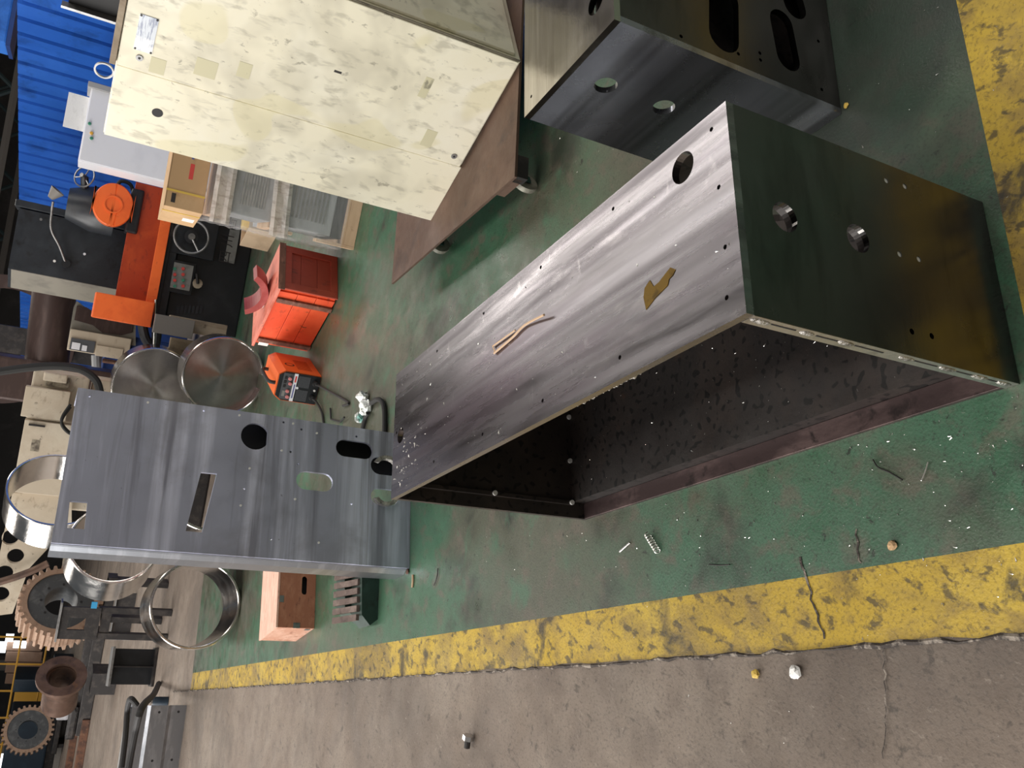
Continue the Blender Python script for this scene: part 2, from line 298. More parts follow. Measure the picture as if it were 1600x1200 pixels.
# hall shell
struct(box('wall_far', -34, 44, 0, 30, 44.3, 9, 'hall_dark'))
struct(box('wall_right', 14, -8, 0, 14.3, 44, 9, 'hall_grey'))
struct(box('wall_back', -30, -8.3, 0, 14, -8, 9, 'hall_grey'))
struct(box('ceiling', -9.2, -8, 8.6, 14, 44, 8.8, 'hall_grey'))
# corrugated blue partition receding to the left
w1, w2 = V((2.53, 9.73, 0)), V((-1.457, 23.4, 0)); wd_ = (w2-w1).normalized(); wn = V((wd_.y, -wd_.x, 0))
part = thing('blue_partition', 'blue corrugated sheet metal partition behind the grinding machine', 'partition')
prof = [(0, 0), (.205, 0), (.215, .05), (.250, .05), (.27, 0)]
kk = 0
seg0, segn = -22, 54
for sh in range(19):                                                    # one sheet = four ribs
    bm = bmesh.new(); prev = None
    for r in range(4):
        base = (seg0+sh*4+r)*.27
        for q in (prof if r == 3 else prof[:-1]):
            p = w1+wd_*(base+q[0])-wn*q[1]*-1
            v0, v1 = bm.verts.new(p+UZ*.05), bm.verts.new(p+UZ*2.5)
            if prev: bm.faces.new((prev[0], v0, v1, prev[1]))
            prev = (v0, v1)
    bmesh.ops.solidify(bm, geom=bm.faces[:], thickness=.002)
    mesh_obj('sheet', bm, 'blue_wall', part)
bm = bmesh.new(); e0 = w1+wd_*(seg0*.27); e1 = w1+wd_*((seg0+76)*.27)
b_prism(bm, [[(0, 0), ((e1-e0).length, 0), ((e1-e0).length, .05), (0, .05)]], (e0+UZ*.0-wn*.03, wd_, UZ, wn), .05); mesh_obj('rail', bm, 'hall_beam', part)

# ------------------------------------------------------------------ large steel boxes
BW, BL_, BH = .395, 1.518, .682
SLOTS = [stadium(.20, .36, .085, .37, .045), stadium(.205, .175, .105, .165, .038), stadium(.46, .16, .28, .12, .038), stadium(.62, .36, .45, .36, .045), stadium(1.0, .30, .85, .30, .05)]
def ends(parent, side_neg, m='steel_dark'): pass
# --- open box in the foreground: local x = across, y = along, z = up
BX = thing('steel_box', 'long open steel box with bare scuffed top plate in the foreground', 'steel box', (.1734, 1.07596, 0), YAW)
loops = [rect(0, 0, BW, BL_), circ(.333, .121, .03), circ(.183, 1.461, .024)]
for l_ in (.04, .337, .625, .913, 1.205): loops += [circ(.363, l_, .0045, 10), circ(.043, l_, .0045, 10)]
loops += [circ(.131, .033, .0045, 10), circ(.2, 1.495, .0045, 10), circ(.245, .035, .0045, 10)]
plate('top_plate', loops, (V((0, 0, BH-.016)), UX, UY, UZ), .016, 'steel_top', BX)
endh = [circ(.20, .573, .028), circ(.206, .397, .028)]
small = [(.357, .293), (.36, .241), (.202, .29), (.205, .237), (.048, .292), (.05, .239)]
plate('end_plate', [rect(0, 0, BW, BH-.016)]+endh+[circ(x, z, .006, 12) for x, z in small], (V((0, .012, 0)), UX, UZ, -UY), .012, 'steel_dark', BX)
plate('inner_end_plate', [rect(.003, 0, BW-.016, BH-.016)]+[circ(.20, .573, .034), circ(.206, .397, .034)], (V((0, .030, 0)), UX, UZ, -UY), .015, 'mill_scale', BX)
for x, z in small[:4]: disc('pale_disc', (x, .008, z), (0, -1, 0), .0058, .006, 'pale_disc', BX, 12)  # pale discs painted as light showing through the tapped holes
plate('far_end_plate', [rect(0, 0, BW, BH-.016), circ(.2, .573, .028), circ(.206, .397, .028)], (V((0, BL_, 0)), UX, UZ, -UY), .018, 'mill_scale', BX)
plate('side_plate', [rect(.030, 0, BL_-.018, BH-.016)]+SLOTS, (V((BW-.016, 0, 0)), UY, UZ, UX), .016, 'mill_scale', BX)
box('bottom_plate', .052, .030, 0, BW-.016, BL_-.018, .058, 'mill_scale', BX)
box('bottom_rail', 0, .030, 0, .0515, BL_-.018, .012, 'rail_steel', BX, .001)
box('edge_strip', -.0005, .001, 0, .004, .03, BH-.017, 'steel_edge', BX)
box('upright_bar', .040, BL_-.034, .058, .052, BL_-.018, BH-.016, 'mill_scale', BX)
for z in (.03, .10, .19, .30, .45, .54, .64):
    bm = bmesh.new(); bmesh.ops.create_uvsphere(bm, u_segments=10, v_segments=6, radius=1, matrix=Matrix.Translation((-.0005, .0135, z)) @ Matrix.Diagonal((.003, .007, .016+random.random()*.010, 1))); mesh_obj('tack_weld', bm, 'weld', BX, True)
for z0, z1 in ((.05, .085), (.12, .17), (.22, .28), (.36, .43), (.47, .52), (.565, .62)): box('seam', -.0012, .0115, z0, .0, .0145, z1, 'black', BX)
for x, z in ((.343, .064), (.19, .064), (.046, .07), (.047, .353)): disc('bolt', (x, BL_-.0185 if x > .053 else BL_-.034, z), (0, -1, 0), .008, .006, 'pale_disc', BX, 12)
bm = bmesh.new()
for i in range(40): bmesh.ops.create_icosphere(bm, subdivisions=1, radius=.004+random.random()*.004, matrix=Matrix.Translation((.005+random.random()*.006, .30+i*.0055+random.random()*.005, BH-.017-random.random()*.004)))
mesh_obj('weld_spatter', bm, 'weld', BX, True)
# --- second box, same make, on the right edge of the picture
ea = P(960, 30, BH); eb = P(820, 183, BH); ew = (eb-ea).normalized(); el = V((ew.y, -ew.x, 0))
BE = thing('steel_box', 'steel box with oval slots, standing beside the cream cabinet trolley', 'steel box', (ea.x, ea.y, 0), math.atan2(el.y, el.x))
plate('top_plate', [rect(0, 0, BL_, BW), circ(.10, .068, .03), circ(1.4, .2, .024), circ(.04, .36, .0045, 10)], (V((0, 0, BH-.016)), UX, UY, UZ), .016, 'steel_smooth', BE)
plate('end_plate', [rect(0, 0, BW, BH-.016), circ(.192, .574, .028), circ(.193, .402, .028)], (V((0, 0, 0)), UY, UZ, UX), .016, 'steel_bands', BE)
plate('side_plate', [rect(.016, 0, BL_-.016, BH-.016)]+SLOTS+[circ(x, z, .005, 8) for x, z in ((.03, .5), (.05, .33), (.06, .26), (.08, .26), (.05, .06), (.2, .05))], (V((0, .018, 0)), UX, UZ, -UY), .018, 'steel_dark', BE)
plate('far_end_plate', [rect(0, 0, BW, BH-.016)], (V((BL_-.016, 0, 0)), UY, UZ, UX), .016, 'mill_scale', BE)
plate('dark_backing', [rect(.018, .0, BL_-.018, BH-.018)], (V((0, .095, 0)), UX, UZ, -UY), .006, 'mill_scale', BE)  # added dark sheet, keeps the slots black against the lit floor behind
box('bottom_rail', .016, BW-.05, 0, BL_-.016, BW, .012, 'rail_steel', BE)
# ------------------------------------------------------------------ upright grey panel with cut-outs
pb = P(640, 888); pu = V((.9, .4355, 0)).normalized()
PN = thing('cutout_panel_assembly', 'tall grey steel machine panel with cut-out windows standing on end', 'steel panel', pb, math.atan2(pu.y, pu.x))
PW, PH = .668, 1.53
def dshape(cx, cz, r): return [(cx+r*cos(a), cz+r*sin(a)) for a in [rad(-152+ i*304/22) + pi*0 + pi/2*1 for i in range(23)]]
hol = [dshape(.555, .772, .064), stadium(.556, .245, .556, .345, .043), stadium(.373, .438, .373, .525, .044),
       [(.063, 1.418), (.176, 1.423), (.174, 1.489), (.063, 1.482)], [(.09, .96), (.358, .924), (.357, .992), (.09, 1.028)],
       stadium(.49, .105, .49, .165, .045), stadium(.335, .105, .335, .165, .04)]
dots = [(140, 619), (231, 629), (318, 642), (374, 649), (443, 660), (458, 662), (471, 671), (495, 677), (557, 682), (440, 704), (454, 706), (390, 732), (381, 764), (376, 790), (466, 725), (461, 780), (423, 843), (498, 848), (549, 788)]
pn_n = V((-pu.y, pu.x, 0)); R_ = []
for q in dots:
    w_ = onplane(q[0], q[1], pb, pn_n)-pb; R_.append((w_.dot(pu), w_.z))
hol += [circ(x, z, .0055, 8) for x, z in R_[::2]]
plate('front_plate', [rect(0, 0, PW, PH)]+hol, (V((0, .018, 0)), UX, UZ, -UY), .018, 'steel_panel', PN)
for x, z in R_[1::2]: disc('screw', (x, .003, z), (0, -1, 0), .0052, .006, 'pale_disc', PN, 10)
bm = bmesh.new(); b_prism(bm, [[(0, .016), (.0, .05), (-.016, .07), (-.016, .19), (-.004, .21), (-.004, .26), (.012, .26), (.012, .018)]], (V((-.002, 0, 0.0)), UX, UY, UZ), PH); mesh_obj('side_flange', bm, 'channel_grey', PN)
box('side_flange', PW-.012, .018, 0, PW, .2, PH, 'steel_panel', PN)
box('rear_box', .45, .10, .0, PW-.012, .104, .9, 'black', PN); box('rear_box', .448, .019, .2, .452, .10, .9, 'black', PN)
for cx, s in ((.49, -1), (.335, 1)):
    pr_ = [(.030, -.03), (.047, -.03), (.047, .03), (.030, .03)]
    bm = bmesh.new(); n = 14; rr = []
    for i in range(n+1):
        a = rad(-70+140*i/n) if s > 0 else rad(110+140*i/n)
        rr.append([bm.verts.new((cx-.012*s*0+(-r)*cos(a)*1.0, -.012+h*.5, .135+r*sin(a)*1.35)) for r, h in pr_])
    for a_, b_ in zip(rr, rr[1:]):
        for j in range(4): bm.faces.new((a_[j], b_[j], b_[(j+1) % 4], a_[(j+1) % 4]))
    bm.faces.new(rr[0]); bm.faces.new(rr[-1][::-1]); mesh_obj('cut_rim', bm, 'weld', PN)

# ------------------------------------------------------------------ cream cabinet on its trolley
CZ = .16
c0 = P(804, 276, CZ); cx_ = (P(811, 115, CZ)-c0).normalized(); th = math.atan2(cx_.y, cx_.x)
CT = thing('trolley', 'rusty flat steel trolley on casters under the cream cabinet', 'trolley', (c0.x, c0.y, 0), th)
box('deck', 0, 0, CZ-.012, 1.12, 1.35, CZ, 'rust_plate', CT, .001)
box('frame_rail', .004, .02, CZ-.05, .05, .18, CZ-.0121, 'rust_plate', CT); box('frame_rail', .004, .0, CZ-.06, .10, .05, CZ-.0121, 'dark_iron', CT); box('frame_rail', .06, .25, CZ-.05, .10, 1.3, CZ-.0121, 'dark_iron', CT)
def caster(x, y, a):
    c = thing('x', '', ''); del c['label']; del c['category']; c.name = 'caster'; c.parent = CT; c.location = (x, y, 0); c.rotation_euler = (0, 0, a)
    lathe('wheel', [(.018, -.014), (.04, -.014), (.052, -.011), (.055, 0), (.052, .011), (.04, .014), (.018, .014)], (V((0, 0, .055)), UX, UZ, -UY), 'wheel_grey', c, 28)
    disc('hub', (0, -.019, .055), (0, 1, 0), .019, .038, 'dark_iron', c, 16)
    bm = bmesh.new()
    for s in (-1, 1): b_prism(bm, [[(-.018, .04), (.018, .04), (.05, .115), (-.02, .115)]], (V((0, .02*s-.0015, 0)), UX, UZ, UY), .003)
    b_box(bm, -.03, -.025, .112, .055, .025, .118); b_box(bm, -.02, -.03, .118, .07, .03, CZ-.0121); mesh_obj('fork', bm, 'caster_green', c)
w_ = P(842, 288)-V((c0.x, c0.y, 0)); cy_ = V((-cx_.y, cx_.x, 0))
caster(w_.dot(cx_)+.0, w_.dot(cy_)+.02, rad(25)); w_ = P(704, 392)-V((c0.x, c0.y, 0)); caster(w_.dot(cx_)+.03, w_.dot(cy_)+.02, rad(15)); caster(1.0, .12, 1.); caster(1.0, 1.2, .3)
n0 = P(815, 97, CZ); f0 = P(672, 347, CZ); ca = (f0-n0).normalized(); cxd = V((ca.y, -ca.x, 0))
CB = thing('control_cabinet', 'tall cream painted control cabinet with smudged doors on a rusty trolley', 'cabinet', n0, math.atan2(cxd.y, cxd.x))
CW, CHH, CD = .942, 1.45, .52
box('body', .012, 0.004, 0, CD, CW, CHH, 'cream_paint', CB, .004)
box('door', -.008, .004, .012, .011, .583, CHH-.004, 'cream_paint', CB, .003)
box('side_panel', -.001, .589, 0.0, .0115, CW-.002, CHH-.004, 'cream_paint', CB, .003)
box('side_door', .03, -.010, .03, CD-.02, .0035, CHH-.01, 'cream_paint', CB, .003)
box('gap', .0, -.0005, .004, .010, .0035, CHH-.01, 'cream_edge', CB)
def plaque(y0, z0, y1, z1, m, name, x=-.0082, t=.002): return box(name, x-t, y0, z0, x, y1, z1, m, CB, .0004)
npl = plaque(.335, 1.335, .49, 1.40, 'plate_print', 'name_plate')
for y, z in ((.34, 1.395), (.485, 1.395), (.34, 1.34), (.485, 1.34)): disc('rivet', (-.0102, y, z), (-1, 0, 0), .004, .002, 'dark_iron', CB, 8)
for y, z in ((.522, 1.374), (.535, .062)):
    lk = disc('lock', (-.008, y, z), (-1, 0, 0), .013, .004, 'grey_metal', CB, 20); disc('keyhole', (-.012, y, z), (-1, 0, 0), .005, .001, 'black', lk, 10)
disc('cable_hole', (-.0011, .758, 1.271), (-1, 0, 0), .021, .0012, 'black', CB, 24)
box('latch_slot', -.0088, .305, .655, -.008, .315, .685, 'ink', CB)
mat('tape_residue', (.66, .62, .42), .6, 0, [((.3, .28, .2), 12, .58, .66)])
for (ya, za, yb, zb) in ((.50, 1.28, .57, 1.335), (.44, 1.10, .52, 1.18), (.40, .98, .47, 1.03), (.44, .18, .53, .23), (.20, .30, .30, .335)): plaque(ya, za, yb, zb, 'tape_residue', 'tape_residue', -.0081, .0006)

rail = box('top_rail', -.012, .0, CHH, .10, CW*.62, CHH+.022, 'pine_old', CB, .002)
lathe('lifting_ring', [(.030, -.004), (.036, -.004), (.036, .004), (.030, .004)], (V((.05, .67, CHH+.035)), UY, UZ, UX), 'grey_metal', CB, 24)
# equipment on top of the cabinet
TB = thing('transformer_box', 'dark open-fronted steel box on top of the cream cabinet', 'box', n0+UZ*(CHH+.0225)+ca*.12+cxd*.03, math.atan2(cxd.y, cxd.x))
box('shell', 0, 0, 0, .004, .30, .16, 'black', TB); box('shell', 0, 0, .156, .3, .30, .16, 'rust_plate', TB); box('shell', .004, 0, 0, .3, .004, .156, 'rust_plate', TB); box('lip', -.03, .29, 0, .0, .30, .18, 'grey_metal', TB)
# ------------------------------------------------------------------ pallet with wrapped units, cardboard boxes
wp = P(552, 394)+V((.035, 0, 0)); WR = thing('wrapped_pallet', 'two grey units strapped in clear stretch film standing on a wooden base', 'wrapped goods', wp, rad(-4))
WW, WD = .62, .55
for i in range(3): box('base_board', 0, i*.21, 0, WW, i*.21+.12, .075, 'pine', WR, .002)
box('base_deck', 0, 0, .076, WW, WD, .095, 'pine', WR)
box('side_board', -.02, .0, 0, -.001, .10, .26, 'pine', WR); box('side_board', -.02, .0, .42, -.001, .05, .56, 'pine', WR)
def unit(z0, z1):
    u = box('machine_unit', .03, .02, z0, WW-.02, WD-.02, z1, 'machinery_unit', WR, .008)
    n = 9
    for i in range(n):
        z = z0+.06+(z1-z0-.12)*i/(n-1); box('louvre', .10, .010, z-.006, WW-.10, .0195, z+.006, 'grey_metal', u)
    return u
unit(.17, .50); unit(.57, .83)
box('packing_block', .03, .03, .096, WW-.03, WD-.03, .168, 'black', WR)
box('cross_beam', -.03, -.03, .505, WW, .04, .562, 'pine', WR); box('cross_beam', -.0, .10, .505, WW, WD, .562, 'pine', WR)
box('cross_beam', -.02, -.02, .835, WW, .06, .93, 'pine', WR); box('cross_beam', -.0, .1, .835, WW, WD, .93, 'pine', WR)
lathe('pulley', [(.012, 0), (.045, 0), (.045, .03), (.012, .03)], (V((.30, -.045, .90)), UX, UZ, UY), 'black', WR, 24); disc('pulley_cap', (.30, -.047, .90), (0, 1, 0), .016, .004, 'chrome', WR)
bm = bmesh.new(); nz = 26; n = 44; rings = []
for k in range(nz+1):
    z = .10+.87*k/nz; rg = []
    for i in range(n):
        a = i/n*4; s = int(a); f = a-s; m_ = .024+.014*random.random() + (.012*abs(sin(z*17+i)))
        x0, y0, x1, y1 = -m_, -m_-.01, WW+m_, WD+m_
        p = [(x0+(x1-x0)*f, y0), (x1, y0+(y1-y0)*f), (x1-(x1-x0)*f, y1), (x0, y1-(y1-y0)*f)][s]
        rg.append(bm.verts.new((p[0], p[1], z)))
    rings.append(rg)
for a_, b_ in zip(rings, rings[1:]):
    for i in range(n): bm.faces.new((a_[i], a_[(i+1) % n], b_[(i+1) % n], b_[i]))
bm.faces.new(rings[-1]); mesh_obj('stretch_film', bm, 'film', WR, True)
def filmband(z0, z1, sk, th_=.03):
    bm = bmesh.new(); n = 24; rr = []
    for i in range(n+1):
        x = -.055+(WW+.1)*i/n; dz = sk*i/n
        rr.append([bm.verts.new((x, -.068-random.random()*.012-.01*sin(j*1.9), z0+dz+(z1-z0)*j/5)) for j in range(6)])
    for a_, b_ in zip(rr, rr[1:]):
        for j in range(5): bm.faces.new((a_[j], b_[j], b_[j+1], a_[j+1]))
    bmesh.ops.solidify(bm, geom=bm.faces[:], thickness=.002); mesh_obj('film_band', bm, 'film_dense', WR, True)
filmband(.83, .95, .02); filmband(.46, .58, .06)
# cardboard carton on the wrapped goods
cbp = wp+Matrix.Rotation(rad(-4), 3, 'Z') @ V((-.02, .02, .985)); CA = thing('carton', 'brown cardboard carton with red print on top of the film-wrapped units', 'carton', cbp, rad(8))
box('body', 0, 0, 0, .46, .40, .225, 'cardboard', CA, .003); box('flap', -.002, -.002, .226, .462, .2, .230, 'cardboard', CA)
for x in (.10,): box('strap', x, -.0035, -.0, x+.012, .0, .2305, 'strap_yellow', CA)
box('strap', -.003, .10, 0, 0, .112, .23, 'strap_yellow', CA)
box('print', .20, -.0008, .09, .30, -.0002, .115, 'ink_red', CA); box('print', .33, -.0008, .10, .40, -.0002, .115, 'ink_blue', CA)
box('print', .03, -.0008, .17, .09, -.0002, .195, 'ink', CA); box('label', -.001, .2, .02, -.0002, .28, .09, 'paper', CA)
cb2 = A(322, 285, 7.2)
# carton behind, darker
CA2 = thing('carton', 'darker brown carton with black print, half hidden behind the cream cabinet', 'carton', cbp+V((.47, .12, .0)), rad(5))
box('body', .06, 0, 0, .5, .36, .30, 'cardboard_shade', CA2, .003)
for i in range(4): box('print', .12, -.0008, .06+i*.05, .15+.02*(i % 2), -.0002, .085+i*.05, 'ink', CA2)
# open wooden box behind
ob = P(434, 366); OB = thing('open_carton', 'open pale carton with yellow filler standing on floor behind wrapped units', 'carton', (ob.x, ob.y, 0), rad(22))
W3, D3, H3 = .40, .40, .27
for a in ((0, 0, W3, .012), (0, D3-.012, W3, D3), (0, .012, .012, D3-.012), (W3-.012, .012, W3, D3-.012)): box('wall', a[0], a[1], 0, a[2], a[3], H3, 'card_pale', OB)
box('base', .012, .012, 0, W3-.012, D3-.012, .012, 'card_pale', OB); box('filler', .013, .013, .013, W3-.013, D3-.013, H3-.05, 'cardboard_shade', OB); box('filler', .15, .05, H3-.049, W3-.02, D3-.05, H3+.02, 'strap_yellow', OB, .01)
box('label', .02, -.001, .18, .16, -.0002, .24, 'paper', OB)
# ------------------------------------------------------------------ red crate
rc = P(527, 469); RC = thing('red_crate', 'red painted wooden crate with dark battens standing behind the welder', 'crate', (rc.x, rc.y, 0), rad(35))
RW, RL, RH = .375, .71, .40
# x = right-hand end face direction, y = long side to the left
box('core', .012, .012, .008, RW-.012, RL-.012, RH-.006, 'red_paint', RC)
for i in range(3): box('plank', -.001, .03, .008+i*.13, .0115, RL-.03, .134+i*.13, 'red_paint', RC, .0015)
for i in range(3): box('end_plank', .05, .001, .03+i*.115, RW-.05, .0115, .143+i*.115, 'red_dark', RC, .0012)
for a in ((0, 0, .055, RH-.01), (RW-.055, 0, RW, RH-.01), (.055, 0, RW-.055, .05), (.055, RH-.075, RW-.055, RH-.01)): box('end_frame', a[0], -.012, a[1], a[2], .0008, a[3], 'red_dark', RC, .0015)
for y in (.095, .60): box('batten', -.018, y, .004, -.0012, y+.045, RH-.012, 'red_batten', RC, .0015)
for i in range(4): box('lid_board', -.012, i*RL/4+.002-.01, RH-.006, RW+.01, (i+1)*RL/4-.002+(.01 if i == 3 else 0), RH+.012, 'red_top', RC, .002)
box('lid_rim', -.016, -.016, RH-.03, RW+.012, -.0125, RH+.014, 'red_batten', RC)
box('paper_label', -.0016, RL-.05, RH-.10, -.0011, RL-.005, RH-.03, 'paper', RC); box('paper_label', .12, .34, RH+.0121, .20, .42, RH+.0126, 'paper', RC)
bm = bmesh.new(); arc = []
for i in range(17): a = rad(205+130*i/16); arc.append((.20*cos(a), .20*sin(a)))
for i in range(17): a = rad(330-120*i/16); arc.append((.158*cos(a)*1.02, .165*sin(a)+.012))
q0 = V((rc.x, rc.y, 0))+Matrix.Rotation(rad(35), 3, 'Z') @ V((.17, .30, RH+.0125+.20))
SD = plate('curved_guard', [arc], (V((0, -.07, 0)), V((cos(.35), 0, sin(.35)*.0)), UZ, UY), .14, 'maroon'); SD.location = q0; SD.rotation_euler = (rad(0), rad(0), rad(-38))
tag(SD, 'dark red crescent-shaped metal saddle resting on the red crate lid', 'saddle')
# ------------------------------------------------------------------ welder
wl = P(492, 634); WE = thing('welding_machine', 'orange inverter welding machine with black vented front beside the red crate', 'welder', (wl.x, wl.y, 0), rad(-13))
W, L2, H = .215, .48, .295
sec = [(0, .0), (W, 0), (W, H-.045), (W-.03, H), (.03, H), (0, H-.045)]
plate('housing', [sec], (V((0, L2, 0)), UX, UZ, -UY), L2-.012, 'orange', WE)
fr = plate('front_panel', [[(.006, .004), (W-.006, .004), (W-.006, H-.05), (W-.034, H-.008), (.034, H-.008), (.006, H-.05)]], (V((0, .0119, 0)), UX, UZ, -UY), .012, 'machine_black', WE)
box('control_plate', .014, -.002, .188, W-.014, -.0002, H-.035, 'panel_grey', WE); box('brand_strip', .008, -.003, .162, W-.008, -.0002, .187, 'white_paint', WE); box('brand_print', .03, -.0034, .169, .13, -.003, .178, 'ink_blue', WE); box('brand_print', .145, -.0034, .168, .19, -.003, .18, 'ink_red', WE)
for i, x in enumerate((.035, .075, .130, .165)):
    k = lathe('knob', [(.001, 0), (.013, 0), (.010, .014), (.001, .014)], (V((x, -.0022, .205+.008*(i % 2))), UX, UZ, -UY), 'pink_knob', WE, 16)
for i in range(3): box('switch', .10+.03*i, -.006, .233, .118+.03*i, -.0021, .25, 'black', WE)
box('display', .035, -.003, .228, .075, -.0021, .248, 'sign_grey', WE)
for c in range(2):
    for i in range(9): box('vent_slat', .018+c*.098, -.004, .075+i*.009, .098+c*.098, -.0002, .080+i*.009, 'panel_grey', WE)
disc('emblem', (W/2, -.0002, .152), (0, -1, 0), .009, .003, 'white_paint', WE)
for x in (.055, .16): lathe('socket', [(.001, 0), (.022, 0), (.018, .03), (.001, .03)], (V((x, -.0005, .035)), UX, UZ, -UY), 'black', WE, 16)
disc('terminal', (W/2, -.0002, .03), (0, -1, 0), .008, .006, 'pale_disc', WE, 10)
for i in range(11): box('side_vent', W-.0002, .10+i*.022, .05, W+.0012, .109+i*.022, .15, 'orange_deep', WE)
disc('side_emblem', (W-.0002, .19, .195), (1, 0, 0), .035, .0012, 'black', WE, 24); disc('side_emblem', (W+.001, .19, .195), (1, 0, 0), .024, .0006, 'orange', WE, 24)
box('foot', .01, .02, -.0, .04, .06, .002, 'black', WE)
tube('handle', smoothpts([(W/2, .05, H-.002), (W/2, .055, H+.035), (W/2, .12, H+.05), (W/2, .30, H+.05), (W/2, .365, H+.035), (W/2, .37, H-.002)], 5), .013, 'rubber', WE)
RWm = Matrix.Rotation(rad(-13), 4, 'Z'); wl0 = V((wl.x, wl.y, 0))
def wpt(x, y, z): return wl0+(RWm @ V((x, y, z)))
o = tube('welding_cable', smoothpts([wpt(.16, -.03, .033), wpt(.17, -.09, .018), P(530, 620, .009), P(545, 630, .009), P(536, 634, .009)], 8), .008, 'rubber'); tag(o, 'short black cable plugged into right socket of orange welder', 'cable')
o = tube('welding_cable', smoothpts([wpt(.055, -.03, .033), wpt(.055, -.10, .02), P(503, 645, .009), P(507, 668, .009), P(520, 690, .009)], 8), .008, 'rubber'); tag(o, 'black cable from left welder socket running behind the grey panel', 'cable')
o = tube('cable_clip', [P(516, 638, .008), P(517, 655, .008), P(532, 659, .008), P(538, 652, .02)], .006, 'black'); tag(o, 'bent black wire clip lying on green floor beside the welder', 'clip')
TC = thing('taped_cable', 'thick black cable with foil-taped end behind the upright panel', 'cable', P(575, 640))
tc0 = P(575, 640)
tube('cable', [p-tc0 for p in smoothpts([P(580, 630, .02), P(590, 624, .02), P(598, 630, .014), P(601, 650, .014), P(600, 690, .014), P(596, 730, .014)], 8)], .014, 'rubber', TC)
tube('cable', [p-tc0 for p in smoothpts([P(575, 645, .02), P(571, 652, .014), P(567, 668, .014), P(560, 700, .014)], 6)], .012, 'rubber', TC)
bm = bmesh.new()
for i, (q, s) in enumerate((((567, 620), .035), ((573, 632), .038), ((570, 642), .03), ((562, 652), .03))):
    bmesh.ops.create_icosphere(bm, subdivisions=2, radius=s, matrix=Matrix.Translation(P(*q, .03)-tc0))
for v in bm.verts: v.co += V((random.uniform(-1, 1), random.uniform(-1, 1), random.uniform(-1, 1)))*.011; v.co.z = max(v.co.z, .001)
mesh_obj('foil_tape', bm, 'foil', TC)
# ------------------------------------------------------------------ wooden crate and ribbed block left of the panel
wc = P(491, 982); WC = thing('wooden_crate', 'small brown board crate with hand slot, left of the upright grey panel', 'crate', (wc.x, wc.y, 0), rad(30))
W, D, H = .52, .40, .235
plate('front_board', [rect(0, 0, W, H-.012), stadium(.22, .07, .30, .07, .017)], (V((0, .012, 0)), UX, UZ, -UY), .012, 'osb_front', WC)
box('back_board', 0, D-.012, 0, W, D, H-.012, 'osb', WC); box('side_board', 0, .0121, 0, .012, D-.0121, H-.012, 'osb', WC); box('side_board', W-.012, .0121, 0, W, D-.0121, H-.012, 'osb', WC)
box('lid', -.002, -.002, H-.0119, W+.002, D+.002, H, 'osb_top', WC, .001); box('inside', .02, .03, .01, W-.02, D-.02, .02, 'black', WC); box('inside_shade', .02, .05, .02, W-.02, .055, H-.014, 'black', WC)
box('corner_bracket', -.003, .015, H*.0+.02, -.0001, .05, .05, 'grey_metal', WC); box('corner_bracket', .15, -.0025, H-.04, .19, -.0001, H-.014, 'grey_metal', WC); box('corner_bracket', -.0025, -.0025, .09, .03, -.0001, .13, 'grey_metal', WC)
box('tape', .36, -.003, .12, .40, -.0001, .17, 'paper', WC)
rb = P(590, 968); RB = thing('ribbed_block', 'dark green casting with ribbed brown face on the floor near yellow line', 'casting', (rb.x, rb.y, 0), rad(24))
plate('body', [[(0, 0), (.40, 0), (.40, .06), (.36, .10), (.02, .085), (-.03, .04)]], (V((0, .16, 0)), UX, UZ, -UY), .16, 'block_green', RB)
plate('body', [[(.0, 0), (.38, 0), (.36, .14), (.06, .12)]], (V((0, .30, 0)), UX, UZ, -UY), .14, 'block_green', RB)
for i in range(9):
    x = -.005+i*.044; plate('rib', [[(0, .088), (.19, .155), (.19, .168), (0, .104)]], (V((x, .03, 0)), UY, UZ, UX), .030, 'block_rib', RB)
# ------------------------------------------------------------------ polished steel rings
def ring(name, label, c, az, r, t, ln, back=None, grp='polished steel rings'):
    ch = .006
    pf = [(r-t, ch), (r-t+ch, 0), (r-ch, 0), (r, ch), (r, ln-ch), (r-ch, ln), (r-t+ch, ln), (r-t, ln-ch)]
    rt = thing(name, label, 'ring', c, 0, grp); rt.rotation_euler = (rad(-90), 0, -az)
    lathe('rim', pf, (V((0, 0, 0)), UX, UY, UZ), 'steel_polished', rt, 72)
    if back: lathe('disc', [(.0008, back), (r-t-.0005, back), (r-t-.0005, back+.02), (.0008, back+.02)], (V((0, 0, 0)), UX, UY, UZ), 'steel_turned', rt, 72)
    return rt
ring('steel_drum', 'polished steel drum on the floor beside the orange welder', A(350, 588, 8.2), rad(2), .355, .022, .42, .16)
ring('steel_drum', 'polished steel drum showing above the grey panel, next to blue wall', A(242, 606, 9.1), rad(3), .385, .022, .42, .16)
ring('steel_ring', 'lowest polished steel ring, on the floor left of the grey panel', V((-2.20, 7.35, .353)), rad(-20), .352, .024, .62)
ring('steel_ring', 'polished steel ring stacked behind the lowest one, left of grey panel', V((-1.92, 8.05, .98)), rad(-38), .36, .024, .40)
ring('steel_ring', 'topmost polished steel ring, at upper left corner of the grey panel', V((-1.66, 8.85, 1.467)), rad(-50), .412, .024, .34)
ring('steel_ring', 'polished steel ring seen through the long slot of the grey panel', V((-1.30, 7.6, .354)), rad(-20), .352, .024, .40)
ring('steel_ring', 'polished steel ring seen through upper small window of the panel', V((-1.02, 7.95, 1.0)), rad(-20), .35, .024, .36)
